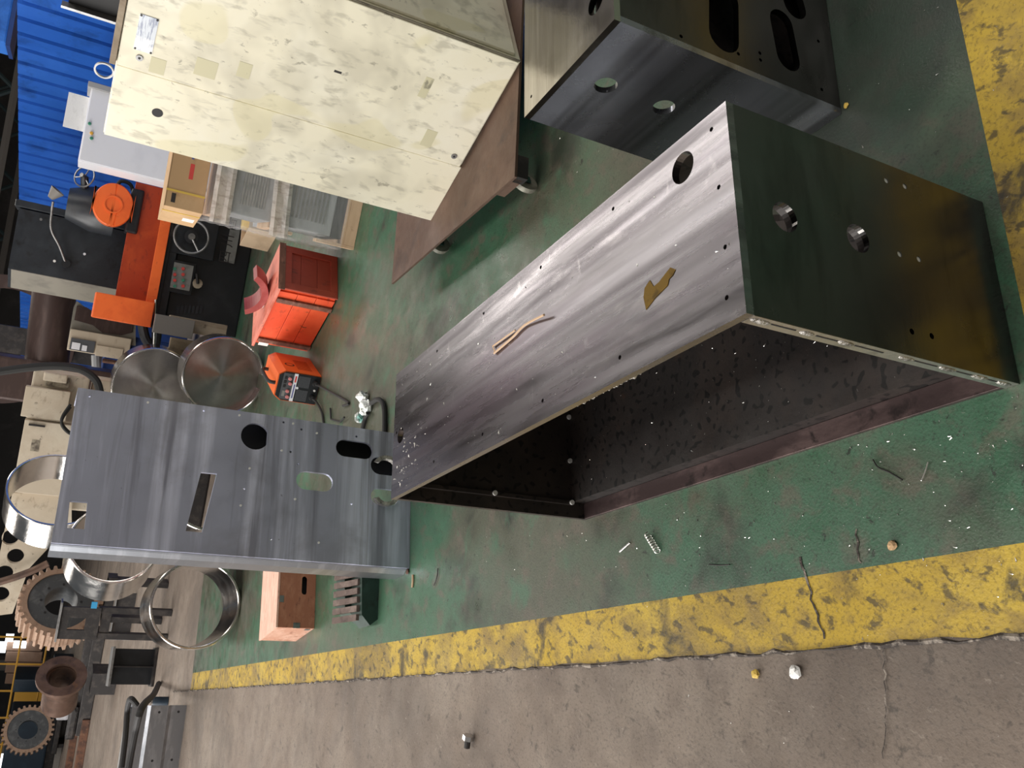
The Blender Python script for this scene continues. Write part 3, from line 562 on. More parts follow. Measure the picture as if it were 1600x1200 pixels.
# ------------------------------------------------------------------ things seen at a distance: boxes placed at a depth of their own
def fbox(name, par, bl, br, tl, Yd, dep, m, bev=0.):
    """bl, br, tl: lower left, lower right, upper left corner of the front face, as photo pixels; Yd: its distance"""
    o = par.location if par else V((0, 0, 0)); a, b, c = A(*bl, Yd), A(*br, Yd), A(*tl, Yd)
    return box(name, a.x-o.x, Yd-o.y, a.z-o.z, b.x-o.x, Yd+dep-o.y, c.z-o.z, m, par, bev)
def fp(par, x, y, Yd): return A(x, y, Yd)-par.location
# --- surface grinder
gb = A(378, 500, 10.0); GR = thing('surface_grinder', 'dark grey surface grinding machine with orange table guard by blue wall', 'grinding machine', (gb.x, 10.0, 0))
def gw(name, x0, y0, z0, x1, y1, z1, m, bev=0., par=None): return box(name, x0-gb.x, y0-10, z0, x1-gb.x, y1-10, z1, m, par or GR, bev)
def gx(px, py, Yd=10.): return A(px, py, Yd).x
def gz(px, py, Yd=10.): return A(px, py, Yd).z
gl, gr_ = gx(378, 530), gx(378, 330)
zt = gz(255, 420)
gw('base', gl, 10.0, 0, gr_, 10.75, zt-.10, 'machine_black', .015)
gw('saddle', gl+.02, 9.93, zt-.098, gr_, 10.7, zt-.02, 'machine_grey', .006)
gw('saddle_rail', gl-.05, 9.86, zt-.018, gr_, 10.6, zt+.02, 'dark_iron', .004)
tz0, tz1 = zt+.022, gz(212, 430)+.05
gw('table_guard', gl+.12, 9.80, tz0, gr_+.05, 9.82, tz0+.10, 'orange', .004)
gw('table_guard', gl+.12, 10.10, tz0, gr_+.05, 10.12, tz1+.10, 'orange_deep', .004)
gw('table', gl+.12, 9.821, tz0, gr_+.05, 10.099, tz0+.03, 'orange_deep')
e1 = A(215, 505, 9.75); e0 = A(145, 455, 9.75)
gw('splash_box', e1.x-.02, 9.68, tz0+.02, e0.x, 10.1, gz(142, 500, 9.7), 'orange', .01)
for i in range(3): gw('rib', e1.x-.024, 9.72+i*.12, tz0+.06, e1.x-.0202, 9.726+i*.12, tz0+.42, 'red_batten')
# column cabinet at the back left with paler side
k1 = A(205, 460, 10.8); k0 = A(200, 335, 10.8)
cl, cr = gx(110, 438, 10.76)-gb.x, gx(120, 345, 10.76)-gb.x; cb = gx(110, 466, 10.76)-gb.x; ctop = gz(16, 400, 10.76)
plate('column', [[(cl, .76), (cr, .76), (cr, 1.25), (cb, 1.25), (cb, 1.20)]], (V((0, 0, zt+.03)), UX, UY, UZ), ctop-zt-.03, 'machine_grey', GR)
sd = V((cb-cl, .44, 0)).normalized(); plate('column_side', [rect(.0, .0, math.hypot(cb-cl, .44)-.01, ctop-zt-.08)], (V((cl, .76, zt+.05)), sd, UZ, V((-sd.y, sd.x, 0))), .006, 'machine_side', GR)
gw('column_cap', gx(120, 344, 10.8)+.003, 10.74, zt+.25, gx(110, 330, 10.8), 11.2, gz(22, 330, 10.8), 'machine_grey', .01)
# wheel head
h0 = fp(GR, 125, 322, 10.4)
bm = bmesh.new(); b_lathe(bm, [(.001, -.12), (.16, -.12), (.24, .12), (.24, .34), (.001, .34)], (h0, UX, UY, -UZ), 28, False); mesh_obj('wheel_head', bm, 'machine_grey', GR, True)
gc = fp(GR, 176, 322, 10.15)
bm = bmesh.new(); b_prism(bm, [[(.19*cos(a)*1.15, .19*sin(a)) for a in [2*pi*i/32 for i in range(32)]]], (gc, UX, UZ, -UY), .16); bmesh.ops.bevel(bm, geom=[e for e in bm.edges], offset=.008, segments=1, affect='EDGES'); mesh_obj('wheel_guard', bm, 'orange', GR)
lathe('guard_ring', [(.075, 0), (.09, 0), (.09, .012), (.075, .012)], (gc-UY*.16, UX, UZ, -UY), 'orange', GR, 28)
box('guard_base', gc.x-.24, gc.y-.10, gc.z-.27, gc.x+.22, gc.y+.15, gc.z-.15, 'machine_black', GR, .02)
def handwheel(c, r, ax, m, nm='handwheel', sp=3):
    u, v, w = basis(V(ax)); bm = bmesh.new(); n = 36; mring = []
    pts = [c+(u*cos(2*pi*i/n)+v*sin(2*pi*i/n))*r for i in range(n+1)]; b_tube(bm, pts, r*.075, 8, False)
    for i in range(sp): a = 2*pi*i/sp+.6; b_tube(bm, [c, c+(u*cos(a)+v*sin(a))*r], r*.06, 6)
    b_tube(bm, [c-w*.03, c+w*.05], r*.2, 12); return mesh_obj(nm, bm, m, GR, True)
handwheel(fp(GR, 132, 276, 10.3), .11, (.2, -1, .75), 'grey_metal')
tube('wheel_shaft', [fp(GR, 132, 276, 10.3), fp(GR, 133, 300, 10.35)], .04, 'machine_grey', GR)
hw = handwheel(fp(GR, 299, 370, 9.78), .168, (.0, -1, .0), 'chrome', sp=1); hw.data.materials[0] = MATS['grey_metal']
tube('handwheel_hub', [fp(GR, 299, 370, 9.79), fp(GR, 299, 370, 10.02)], .07, 'machine_black', GR)
fbox('front_cover', GR, (333, 408), (328, 330), (262, 400), 9.92, .09, 'machine_grey', .01)
bp = fbox('button_panel', GR, (296, 455), (295, 414), (265, 451), 9.90, .09, 'sign_grey', .004)
fbox('button_box', GR, (298, 462), (297, 411), (262, 458), 9.915, .09, 'machine_black', .004)
for i in range(4):
    for j in range(2):
        c = fp(GR, 273+j*13, 420+i*9, 9.90); lathe('button', [(.001, 0), (.018, 0), (.015, .02), (.001, .02)], (c, UX, UZ, -UY), 'ink_red' if (i+j) % 3 else 'green_led', GR, 12)
sg = fbox('sign_board', GR, (366, 412), (363, 335), (350, 410), 9.97, .03, 'sign_grey', .003)
sc_ = fp(GR, 357, 376, 9.968); text('sign_text', '四 川 昌', .14, 'ink', (sc_, UX, UZ, -UY), GR)
kn = fp(GR, 308, 443, 9.95); lathe('knob', [(.001, 0), (.055, 0), (.05, .05), (.001, .05)], (kn, UX, UZ, -UY), 'pine_old', GR, 12)
tube('lever', [kn-UY*.05, kn+V((.10, -.09, .03))], .016, 'dark_iron', GR)
for i in range(7): fbox('vent', GR, (315-i*6, 490), (315-i*6, 478), (311-i*6, 490), 9.99, .02, 'machine_grey')
# dripped sludge tray and hydraulic block at the left end
tube('drain_arm', smoothpts([fp(GR, 222, 505, 9.9), fp(GR, 228, 530, 9.9), fp(GR, 242, 540, 9.9), fp(GR, 246, 500, 9.9)], 5), .05, 'machine_grey', GR)
tube('rod', [fp(GR, 243, 468, 9.8), fp(GR, 240, 545, 9.8)], .012, 'chrome', GR)
# work lamp on gooseneck
lp = [fp(GR, 103, 412, 10.72), fp(GR, 93, 385, 10.66), fp(GR, 80, 358, 10.6), fp(GR, 81, 330, 10.55), fp(GR, 83, 315, 10.5)]
tube('lamp_arm', smoothpts(lp, 6), .013, 'grey_metal', GR); disc('lamp_base', lp[0]+UY*.04, (0, -1, 0), .045, .06, 'machine_black', GR)
d_ = (fp(GR, 86, 303, 10.45)-fp(GR, 80, 306, 10.45)).normalized()
lathe('lamp_shade', [(.03, -.05), (.075, .06), (.07, .06), (.025, -.05)], (fp(GR, 84, 304, 10.45), *basis(V((.9, -.2, -.55)))), 'hall_beam', GR, 24)
tube('hose', smoothpts([fp(GR, 183, 290, 10.3), fp(GR, 190, 283, 10.3), fp(GR, 205, 290, 10.3), fp(GR, 208, 315, 10.3), fp(GR, 203, 340, 10.2)], 6), .02, 'rubber', GR)
for q, mm in (((85, 408), 'pale_disc'), ((132, 397), 'white_paint'), ((64, 343), 'grey_metal')): disc('screw', fp(GR, *q, 10.735 if q[1] != 343 else 10.73), (0, -1, 0), .014, .02, mm, GR, 10)
# --- timber support next to the grinder
tm = P(352, 520); TMB = thing('timber_prop', 'weathered timber post leaning by the dark grinder base', 'timber', (tm.x, tm.y, 0))
fbox('post', TMB, (352, 530), (352, 508), (262, 515), 9.55, .12, 'pine_old', .006); fbox('post', TMB, (322, 566), (320, 536), (262, 556), 9.66, .10, 'pine_old', .006); fbox('crosspiece', TMB, (300, 530), (297, 500), (238, 520), 9.42, .08, 'hall_beam', .006)

# --- white cabinet in front of the blue partition
wcb = A(275, 210, 9.2); WCB = thing('white_cabinet', 'white electrical cabinet with indicator lights against the blue wall', 'cabinet', (wcb.x, 9.2, 0))
x0, x1 = A(200, 270, 9.2).x-wcb.x, A(200, 150, 9.2).x-wcb.x; zt_ = A(131, 200, 9.2).z
box('body', x0, .02, 0, x1, .45, zt_, 'white_paint', WCB, .006); box('door', x0+.01, -.0, .1, x1-.02, .019, zt_-.01, 'white_paint', WCB, .004); box('top_rail', x1-.02, -.03, zt_-.6, x1+.03, .4, zt_+.03, 'grey_trim', WCB, .004)
for q, mm in (((140, 193), 'green_led'), ((143, 208), 'signal_yellow'), ((143, 216), 'green_led')):
    lathe('indicator', [(.001, 0), (.016, 0), (.012, .015), (.001, .015)], (fp(WCB, *q, 9.199), UX, UZ, -UY), mm, WCB, 14)
box('hinge', x0+.005, -.012, .55, x0+.03, -.0005, .75, 'grey_trim', WCB)
pap = box('notice_sheet', A(131, 206, 9.25).x, 9.25, zt_+.0005, A(131, 150, 9.25).x, 9.256, A(101, 180, 9.25).z, 'paper'); tag(pap, 'white paper notice standing on top of the white cabinet', 'paper')
# --- radial arm and beige control pendant
AR = thing('radial_arm', 'thick dark brown horizontal machine arm in front of blue wall', 'machine arm', A(80, 520, 12.0)); AR.location.z = 0
tube('arm', [fp(AR, 86, 450, 12.0), fp(AR, 72, 575, 12.0)], .24, 'pipe_brown', AR, 28)
o = A(72, 590, 12.0); box('column', o.x-.3-AR.location.x, -.3, 0, o.x+.2-AR.location.x, .3, 2.6, 'pipe_brown', AR, .03)
PD = thing('control_pendant', 'beige machine control box with octagonal dark window under the brown arm', 'control box', (A(150, 525, 11.4).x, 11.4, 0))
fbox('side', PD, (200, 562), (196, 528), (104, 548), 11.4, .35, 'cream_dirty', .01)
oct_ = [fp(PD, *q, 11.45) for q in ((105, 540), (115, 480), (120, 470), (160, 500), (190, 505), (212, 500), (212, 540))]
plate('window_frame', [[(p.x, p.z) for p in oct_]], (V((0, .05, 0)), UX, UZ, UY), .25, 'machine_side', PD)
oc2 = [fp(PD, *q, 11.42) for q in ((118, 528), (121, 482), (150, 508), (168, 521), (192, 525), (208, 520), (208, 495), (190, 500), (160, 490), (130, 474))]
plate('dark_window', [[(p.x, p.z) for p in [fp(PD, *q, 11.42) for q in ((116, 500), (120, 478), (135, 480), (160, 496), (192, 500), (208, 505), (206, 520), (190, 524), (160, 520), (145, 508))]]], (V((0, .03, 0)), UX, UZ, UY), .015, 'pipe_brown', PD)
fbox('meter_panel', PD, (146, 552), (144, 533), (108, 546), 11.385, .014, 'panel_grey'); fbox('meter', PD, (124, 547), (123, 536), (111, 545), 11.378, .006, 'white_paint'); fbox('meter', PD, (135, 549), (134, 540), (127, 548), 11.378, .006, 'white_paint')
fbox('drawer', PD, (190, 562), (188, 545), (148, 556), 11.385, .014, 'cream_dirty', .003)
box('pedestal', A(200, 545, 11.5).x-PD.location.x-.15, .12, 0, A(200, 545, 11.5).x-PD.location.x+.15, .4, gz(205, 545, 11.5), 'blue_dark', PD, .01)
# blue machine skirt behind the rings
BS = thing('blue_machine', 'dark blue machine body with grey pipe behind polished drums', 'machine', (A(250, 560, 13.0).x, 13.0, 0))
fbox('skirt', BS, (262, 700), (250, 500), (155, 600), 13.0, .6, 'blue_dark', .02)
tube('pipe', [fp(BS, 150, 555, 12.9), fp(BS, 152, 610, 12.9)], .06, 'grey_trim', BS); tube('pipe', [fp(BS, 160, 563, 12.85), fp(BS, 235, 575, 12.85)], .03, 'rust', BS)
# --- beige lathe / boring machine at the far left
LA = thing('boring_machine', 'large dirty beige machine with covers and bolt holes behind steel rings', 'machine', (A(200, 780, 9.9).x, 9.9, 0))
fbox('cover', LA, (104, 650), (104, 616), (36, 640), 9.80, .12, 'cream_dirty', .006) if False else None
def lbox(name, bl, br, tl, Yd, dep, m, bev=.006): return fbox(name, LA, bl, br, tl, Yd, dep, m, bev)
lbox('head', (128, 664), (125, 588), (40, 650), 9.95, .5, 'cream_dirty', .02)
lbox('upper_cover', (102, 659), (105, 612), (32, 650), 9.82, .12, 'cream_dirty')
lbox('lower_cover', (96, 776), (97, 663), (20, 760), 9.80, .14, 'cream_dirty')
lbox('frame', (140, 800), (140, 590), (110, 790), 10.1, .45, 'cream_dirty', .02)
bmx = []
pl0 = [fp(LA, *q, 9.98) for q in ((112, 768), (20, 768), (-20, 960), (20, 955), (46, 885), (112, 815))]
hl = [[(c.x+.075*cos(a), c.z+.075*sin(a)) for a in [2*pi*i/20 for i in range(20)]] for c in [fp(LA, *q, 9.98) for q in ((17, 837), (25, 866), (8, 892), (2, 925))]]
plate('drilled_plate', [[(p.x, p.z) for p in pl0]]+hl, (V((0, .0, 0)), UX, UZ, UY), .06, 'cream_dirty', LA)
box('pedestal', -.35, .1, 0, .9, .8, 1.05, 'dark_iron', LA, .02)
lbox('lamp_bracket', (107, 608), (106, 590), (70, 606), 9.90, .04, 'cream_edge', .01); lbox('nozzle', (104, 600), (102, 586), (66, 598), 9.85, .05, 'cream_dirty', .015)
lbox('handle', (70, 668), (70, 665), (44, 667), 9.78, .018, 'dark_iron', .003)
lbox('data_plate', (60, 706), (60, 688), (47, 704), 9.797, .003, 'cream_edge', .0)
tri = [fp(LA, *q, 9.797) for q in ((55, 722), (39, 730), (51, 738))]; plate('warning_triangle', [[(p.x, p.z) for p in tri]], (V((0, -.104, 0)), UX, UZ, UY), .002, 'cream_edge', LA)
tube('hose', smoothpts([fp(LA, -30, 585, 9.7), fp(LA, 40, 575, 9.7), fp(LA, 90, 572, 9.7), fp(LA, 125, 577, 9.7), fp(LA, 148, 592, 9.7), fp(LA, 156, 612, 9.7), fp(LA, 158, 640, 9.7)], 8), .04, 'rubber', LA)
for k in range(2): tube('cable', smoothpts([fp(LA, 110, 632+k*4, 9.75), fp(LA, 98, 650+k*3, 9.7), fp(LA, 97, 662+k*3, 9.7), fp(LA, 108, 675+k*2, 9.75), fp(LA, 120, 680, 9.75)], 6), .014, 'rubber', LA)
tube('pipe', smoothpts([fp(LA, -20, 915, 9.8), fp(LA, 20, 903, 9.8), fp(LA, 50, 892, 9.8), fp(LA, 75, 880, 9.8)], 6), .035, 'rust_plate', LA)
# --- gear wheels, brackets and scrap at the left
def gear(name, label, c, az, r, ri, ln, nt, group='gear wheels'):
    rt = thing(name, label, 'gear', c, 0, group); rt.rotation_euler = (rad(-90), 0, -az)
    bm = bmesh.new(); out = []
    for i in range(nt):
        a = 2*pi*i/nt; d = 2*pi/nt
        for f, rr in ((0, r*.9), (.28, r*.9), (.38, r), (.72, r), (.82, r*.9)): out.append((rr*cos(a+d*f), rr*sin(a+d*f)))
    b_prism(bm, [out, circ(0, 0, r*.78, 40)], (V((0, 0, 0)), UX, UY, UZ), ln); mesh_obj('toothed_rim', bm, 'gear_teeth', rt)
    lathe('web', [(ri, .02), (r*.779, .02), (r*.779, ln-.02), (ri, ln-.02)], (V((0, 0, 0)), UX, UY, UZ), 'gear_face', rt, 40)
    for i in range(8): a = 2*pi*i/8; disc('bolt', (ri*1.2*cos(a), ri*1.2*sin(a), .012), (0, 0, 1), .014, .01, 'black', rt, 8)
    return rt
gear('large_gear', 'large brown toothed gear wheel with dark web beside the steel rings', A(96, 938, 11.6), rad(-42), .46, .18, .40, 34)
gear('large_gear', 'smaller dark gear wheel at far left near yellow guard rail', A(44, 1140, 25.2), rad(-30), .61, .23, .3, 30)
gs = A(96, 938, 11.6); GS = thing('gear_stand', 'dark steel trestle carrying the large brown gear wheel', 'stand', (gs.x, gs.y+.12, 0)); 
for dx in (-.26, .2): box('leg', dx, -.08, 0, dx+.07, .1, gs.z-.475, 'dark_iron', GS)
box('beam', -.3, -.1, gs.z-.58, .3, .12, gs.z-.475, 'dark_iron', GS)
SB = thing('square_bracket', 'black steel bracket with square window in front of the brown gear', 'bracket', (A(110, 972, 10.9).x, 10.9, 0))
a0, a1, a2 = fp(SB, 150, 1000, 10.9), fp(SB, 150, 950, 10.9), fp(SB, 88, 1000, 10.9); i0, i1, i2 = fp(SB, 131, 985, 10.9), fp(SB, 131, 966, 10.9), fp(SB, 104, 985, 10.9)
plate('face', [rect(a0.x, a0.z, a1.x, a2.z), rect(i0.x, i0.z, i1.x, i2.z)], (V((0, 0, 0)), UX, UZ, UY), .03, 'dark_iron', SB); box('top_flange', a0.x-.02, -.05, a2.z, a1.x+.06, .1, a2.z+.02, 'grey_metal', SB); box('post', a0.x, .03, 0, a0.x+.07, .10, a0.z+.02, 'dark_iron', SB); box('post', a1.x-.07, .03, 0, a1.x, .10, a0.z+.02, 'dark_iron', SB); box('cross_bar', a0.x+.0701, .04, a0.z-.12, a1.x-.0701, .09, a0.z-.02, 'dark_iron', SB)
tp = fbox('blue_tape', None, (151, 951), (150, 941), (142, 950), 10.86, .02, 'navy'); tp.data.materials[0] = mat('tape_blue', (.03, .30, .58), .5); tp.parent = SB; tp.matrix_parent_inverse = Matrix.Translation(-SB.location); tp.name = 'tape'
CHN = thing('steel_channel', 'black steel channel standing on concrete left of the lowest ring', 'steel channel', P(208, 985)); chy = P(208, 985).y+.3; CHN.location = (A(206, 960, chy).x, chy, 0)
q0, q1, q2 = fp(CHN, 208, 1000, chy), fp(CHN, 208, 950, chy), fp(CHN, 172, 995, chy)
plate('web', [rect(q0.x, 0, q1.x+.2, q2.z), circ((q0.x+q1.x)/2, q2.z-.16, .035, 14)], (V((0, .1, 0)), UX, UZ, UY), .02, 'dark_iron', CHN); box('flange', q0.x, -.02, 0, q0.x+.02, .0999, q2.z, 'grey_metal', CHN); box('flange', q0.x, -.02, q2.z, q1.x+.2, .12, q2.z+.015, 'grey_metal', CHN)
dk = P(238, 1070); DC = thing('black_channel', 'short black H-section with bright cut edges on the concrete floor', 'steel section', (dk.x, dk.y, 0), rad(20))
box('web', 0, .02, 0, .42, .04, .50, 'machine_black', DC); box('flange', -.02, -.12, .49, .44, .2, .515, 'grey_metal', DC); box('flange', -.02, -.12, .0, .44, .2, .025, 'dark_iron', DC); box('rib', .2, -.10, .0251, .215, .0199, .4899, 'dark_iron', DC)
FL = thing('rusty_flange', 'rusty brown pipe piece with wide flange lying on the scrap pile', 'pipe flange', A(110, 1078, 15.5))
FL.location.z = .0; c = fp(FL, 103, 1052, 15.5); u, v, w = basis(V((-.80, .55, -.05)))
lathe('flange', [(.22, -.0), (.37, -.0), (.37, .06), (.22, .06)], (c+V((.0, -.1, .06)), u, v, w), 'rust_plate', FL, 40); lathe('pipe', [(.20, .06), (.26, .06), (.27, .75), (.22, .75)], (c+V((-.02, -.06, .04)), u, v, V((-.9, .15, -.02)).normalized() if False else w), 'rust_plate', FL, 40)
box('cradle', c.x-.35, .0, 0, c.x+.0, .45, max(.05, c.z-.40), 'dark_iron', FL)
SP = thing('scrap_beam', 'long dark steel beam with tangled wire lying along the concrete', 'steel beam', P(158, 1000)); spy = P(156, 1040).y; SP.location = (A(150, 1040, spy).x, spy, 0)
u0, u1 = fp(SP, 146, 985, spy), fp(SP, 138, 1148, spy); box('beam', u1.x, -.06, 0, u0.x, .12, .22, 'dark_iron', SP, .01); box('beam', u1.x+.5, .13, 0, u0.x, .3, .34, 'dark_iron', SP, .01); box('plate', u1.x-.1, -.02, .221, u1.x+.55, .11, .40, 'dark_iron', SP, .05)
for k in range(5): tube('wire', smoothpts([(u1.x+.3+random.random()*.3, -.02, .25), (u1.x+.6+random.random()*.3, random.uniform(-.04, .1), .36+random.random()*.12), (u1.x+1.0+random.random()*.3, .02, .25)], 6), .012, 'dark_iron', SP, 6)
WB = thing('white_box', 'white faceted metal box on timbers near the rusty flange', 'box', P(112, 1110)); wby = P(112, 1112).y; WB.location = (A(111, 1112, wby).x, wby, 0)
q0, q1, q2 = fp(WB, 111, 1126, wby), fp(WB, 111, 1100, wby), fp(WB, 88, 1120, wby); box('body', q0.x, 0, .05, q1.x, .5, q2.z, 'white_paint', WB, .05); box('base', q0.x+.02, .02, 0, q1.x-.02, .45, .05, 'grey_trim', WB)
for i, (q, ln, m_, lb) in enumerate((((134, 1164), 1.0, 'rust', 'rust-brown timber beam nearest the black straps on the concrete'), ((119, 1158), 1.5, 'rust', 'brown timber beam lying second from the scrap beam'), ((97, 1165), 1.6, 'hall_beam', 'grey-brown timber beam lying farthest among floor timbers'))):
    p0 = P(*q); o = box('timber_beam', -ln/2, -.09, 0, ln/2, .09, .14, m_, None, .005); o.location = (p0.x, p0.y, 0); o.rotation_euler = (0, 0, rad(8+i*3)); tag(o, lb, 'timber', 'timbers on the concrete')
# --- grey folded channel panels with straps at the lower left
cp = P(292, 1102); CP = thing('folded_panel', 'grey folded steel panel with bolt holes lying on the aisle concrete', 'steel panel', (cp.x, cp.y, 0), rad(14))
prf = [(0, 0), (0, .14), (-.02, .17), (-.02, .33), (0, .36), (0, .50), (.14, .50), (.14, .488), (.012, .488), (.012, .356), (-.008, .33), (-.008, .17), (.012, .144), (.012, 0)]
plate('folded_sheet', [prf], (V((-1.6, 0, 0)), UY, UZ, UX), 1.6, 'channel_grey', CP)
for x in (-.06, -.5): 
    for z in (.07, .25, .44): disc('bolt_hole', (x, -.0205 if z == .25 else -.0006, z), (0, -1, 0), .012, .0008, 'black', CP, 10)
box('top_bar', -1.6, .02, .501, -.03, .10, .54, 'grey_metal', CP, .004)
SR = tube('lifting_strap', smoothpts([P(248, 1068, .02), P(240, 1085, .25), P(222, 1105, .56), P(212, 1140, .58), P(205, 1175, .58), P(198, 1215, .58)], 8), [.03]*41, 'strap_black'); tag(SR, 'black lifting strap draped over grey folded panel end', 'strap')
SR2 = tube('lifting_strap', smoothpts([P(214, 1102, .56), P(204, 1092, .62), P(199, 1110, .60), P(196, 1150, .60), P(190, 1200, .6)], 8), [.025]*33, 'strap_black'); tag(SR2, 'black strap loop lying on top behind the draped strap', 'strap')
CD_ = thing('drink_can', 'small printed can beside the grey folded panel on concrete', 'can', P(262, 1096)); 
lathe('body', [(.001, 0), (.05, 0), (.05, .14), (.04, .16), (.001, .16)], (V((0, 0, 0)), UX, UY, UZ), 'navy', CD_, 20, False); lathe('lid', [(.001, .1605), (.042, .1605), (.042, .168), (.001, .168)], (V((0, 0, 0)), UX, UY, UZ), 'chrome', CD_, 20)
# --- yellow guard rail, brown shutter door, far machines and daylight openings
GY = thing('guard_rail', 'yellow guard rail grid far away beside dark blue machine', 'rail', (A(25, 1090, 29).x, 29, 0))
for k in range(6): 
    q = V((-2.2+k*.8, 0, 0)); tube('post', [(q.x+0, 0, 0), (q.x, 0, 2.2)], .03, 'signal_yellow', GY, 6)
    if k == 0: x_0 = q.x
for z in (.7, 1.4, 2.1): tube('bar', [(-2.3, 0, z), (1.9, 0, z)], .03, 'signal_yellow', GY, 6)
fy = box('forklift_mast', A(48, 1106, 31).x, 31, 0, A(46, 1080, 31).x, 32, A(20, 1100, 31).z, 'signal_yellow', None, .02); tag(fy, 'yellow machine housing behind the far guard rail', 'machine')
NB = thing('far_machine', 'dark navy machine in the distance behind rusty flange', 'machine', (A(45, 1062, 27).x, 27, 0)); fbox('body', NB, (70, 1082), (68, 1062), (20, 1078), 27, 1., 'navy', .03); box('base', -.5, .1, 0, .4, 1., .5, 'navy', NB, .03)
NB2 = thing('far_machine', 'dark teal machine at the far left edge below yellow rail', 'machine', (A(30, 1160, 27).x, 27, 0)); fbox('body', NB2, (62, 1230), (58, 1122), (2, 1200), 27, 1.2, 'navy', .05); box('base', -1.6, .1, 0, .9, 1.1, .5, 'dark_iron', NB2, .03)
def farpanel(name, bl, br, tl, Yd, m, dep=.1): return fbox(name, None, bl, br, tl, Yd, dep, m)
dr = thing('shutter_door', 'brown panelled shutter door in the far background', 'door', (A(50, 1040, 33).x, 33, 0))
for k in range(4):
    fbox('panel', dr, (64, 1018+k*17), (62, 1002+k*17), (8, 1012+k*17), 33, .12, 'hall_brown', .02)
for i, q in enumerate((((8, 1020), (6, 1004), (-10, 1016)), ((20, 1003), (19, 992), (8, 1001)), ((12, 1200), (8, 1160), (-4, 1198)), ((40, 1013), (39, 1003), (20, 1012)))):
    o = farpanel('window_%d' % (i+1), *q, 32.8, 'daylight'); struct(o)
for k in range(3):                                                     # roof trusses and beams behind the partition
    Yt = 24+k*7; tr = thing('roof_truss', ('nearest', 'middle', 'farthest')[k]+' dark steel roof truss above the blue partition', 'truss', (0, Yt, 0))
    tube('chord', [(-14, 0, 4.2), (12, 0, 4.2)], .12, 'hall_beam', tr, 6); tube('chord', [(-14, 0, 5.6), (12, 0, 5.6)], .12, 'hall_beam', tr, 6)
    for i in range(13): tube('web_member', [(-14+2*i, 0, 4.2), (-13+2*i, 0, 5.6)], .07, 'hall_teal', tr, 6); tube('web_member', [(-13+2*i, 0, 5.6), (-12+2*i, 0, 4.2)], .07, 'hall_teal', tr, 6)
    for x in (-14, 12): box('column', x-.2, -.2, 0, x+.2, .2, 8.6, 'hall_beam', tr)
bc = thing('blue_hopper', 'blue painted steel casing hanging above the partition at top right', 'casing', A(6, 20, 10.5)); box('shell', -.5, 0, -.0, .0+.95, .5, .9, 'blue_wall', bc, .02) ; box('lip', -.52, -.02, -.04, .97, .52, -.0005, 'blue_dark', bc)
bcp = A(16, 30, 10.5); bc.location = (bcp.x+.25, 10.5, bcp.z)
box('hanger', .2, .2, .9, .26, .26, 8.6-bcp.z, 'hall_beam', bc)
DA = thing('dark_wheel', 'big dark brown wheel rim in the far background, upper left', 'wheel', (A(18, 520, 15).x, 15, 0)); c = fp(DA, 5, 530, 15); lathe('rim', [(.75, 0), (.95, 0), (.95, .15), (.75, .15)], (c, UX, UZ, UY), 'pipe_brown', DA, 40); box('stand', c.x-.2, .16, 0, c.x+.2, .4, c.z+.2, 'dark_iron', DA)
# ------------------------------------------------------------------ small things on the floor and on the box
def wire(name, label, cat, px, r, m, z=.004): return tag(tube(name, smoothpts([P(x, y, z) for x, y in px], 5), r, m, None, 6), label, cat)
wire('wire_scrap', 'thin branching dark wire on green floor near the box corner', 'wire', [(1364, 718), (1372, 730), (1390, 738), (1410, 750)], .0018, 'dark_iron')
wire('wire_scrap', 'short straight bright wire on green floor beside the dark wire', 'wire', [(1450, 722), (1445, 738), (1440, 750)], .0014, 'swarf')
wire('wire_scrap', 'short grey stick of metal on the floor under the box rail', 'wire', [(968, 862), (976, 855), (984, 848)], .003, 'steel_edge')
wire('wire_scrap', 'dark thin twig of wire by the yellow stripe', 'wire', [(1108, 882), (1125, 883), (1140, 882)], .0018, 'dark_iron')
wire('wire_scrap', 'pale splinter lying on green floor in front of the panel', 'wire', [(645, 898), (645, 908), (644, 918)], .005, 'pine')
wire('wire_scrap', 'thin bent dark wire beside the pale splinter', 'wire', [(684, 888), (683, 900), (678, 915)], .0022, 'dark_iron')
cc = []
for i in range(60): t = i/59; b = P(1016, 836).lerp(P(1032, 862), t); cc.append(b+V((.008*cos(i*.75), .008*sin(i*.75)*.4, .010+.008*sin(i*.75))))
tag(tube('swarf_curl', cc, .0022, 'swarf', None, 5), 'spiral metal chip curl on the green floor', 'metal chip')
bt = P(738, 1156); BT = thing('bolt', 'single steel hex bolt lying on the bare concrete', 'bolt', bt); plate('head', [circ(0, 0, .022, 6)], (V((0, 0, .019)), UY, UZ, UX), .018, 'chrome', BT); tube('shank', [(.0, 0, .019), (-.03, .0, .017)], .012, 'dark_iron', BT)
for q, m_, s, lb in (((1182, 1053), 'strap_yellow', .012, 'yellow scrap of paper on concrete beside the stripe'), ((1245, 1050), 'paper', .016, 'crumpled white paper scrap on concrete near the stripe'), ((1396, 853), 'cardboard', .011, 'small tan leaf-like scrap on green floor by yellow stripe'), ((638, 893), 'rust', .014, 'small orange-brown scrap at the foot of the panel'), ((1323, 165), 'strap_yellow', .007, 'tiny yellow nut at the corner of slotted box')):
    p0 = P(*q); bm = bmesh.new(); bmesh.ops.create_icosphere(bm, subdivisions=2, radius=s)
    for v in bm.verts: v.co += V([random.uniform(-.25, .25)*s for _ in range(3)]); v.co.z = max(.0005, v.co.z*.45+s*.35)
    o = mesh_obj('scrap_piece', bm, m_); o.location = p0; tag(o, lb, 'scrap')
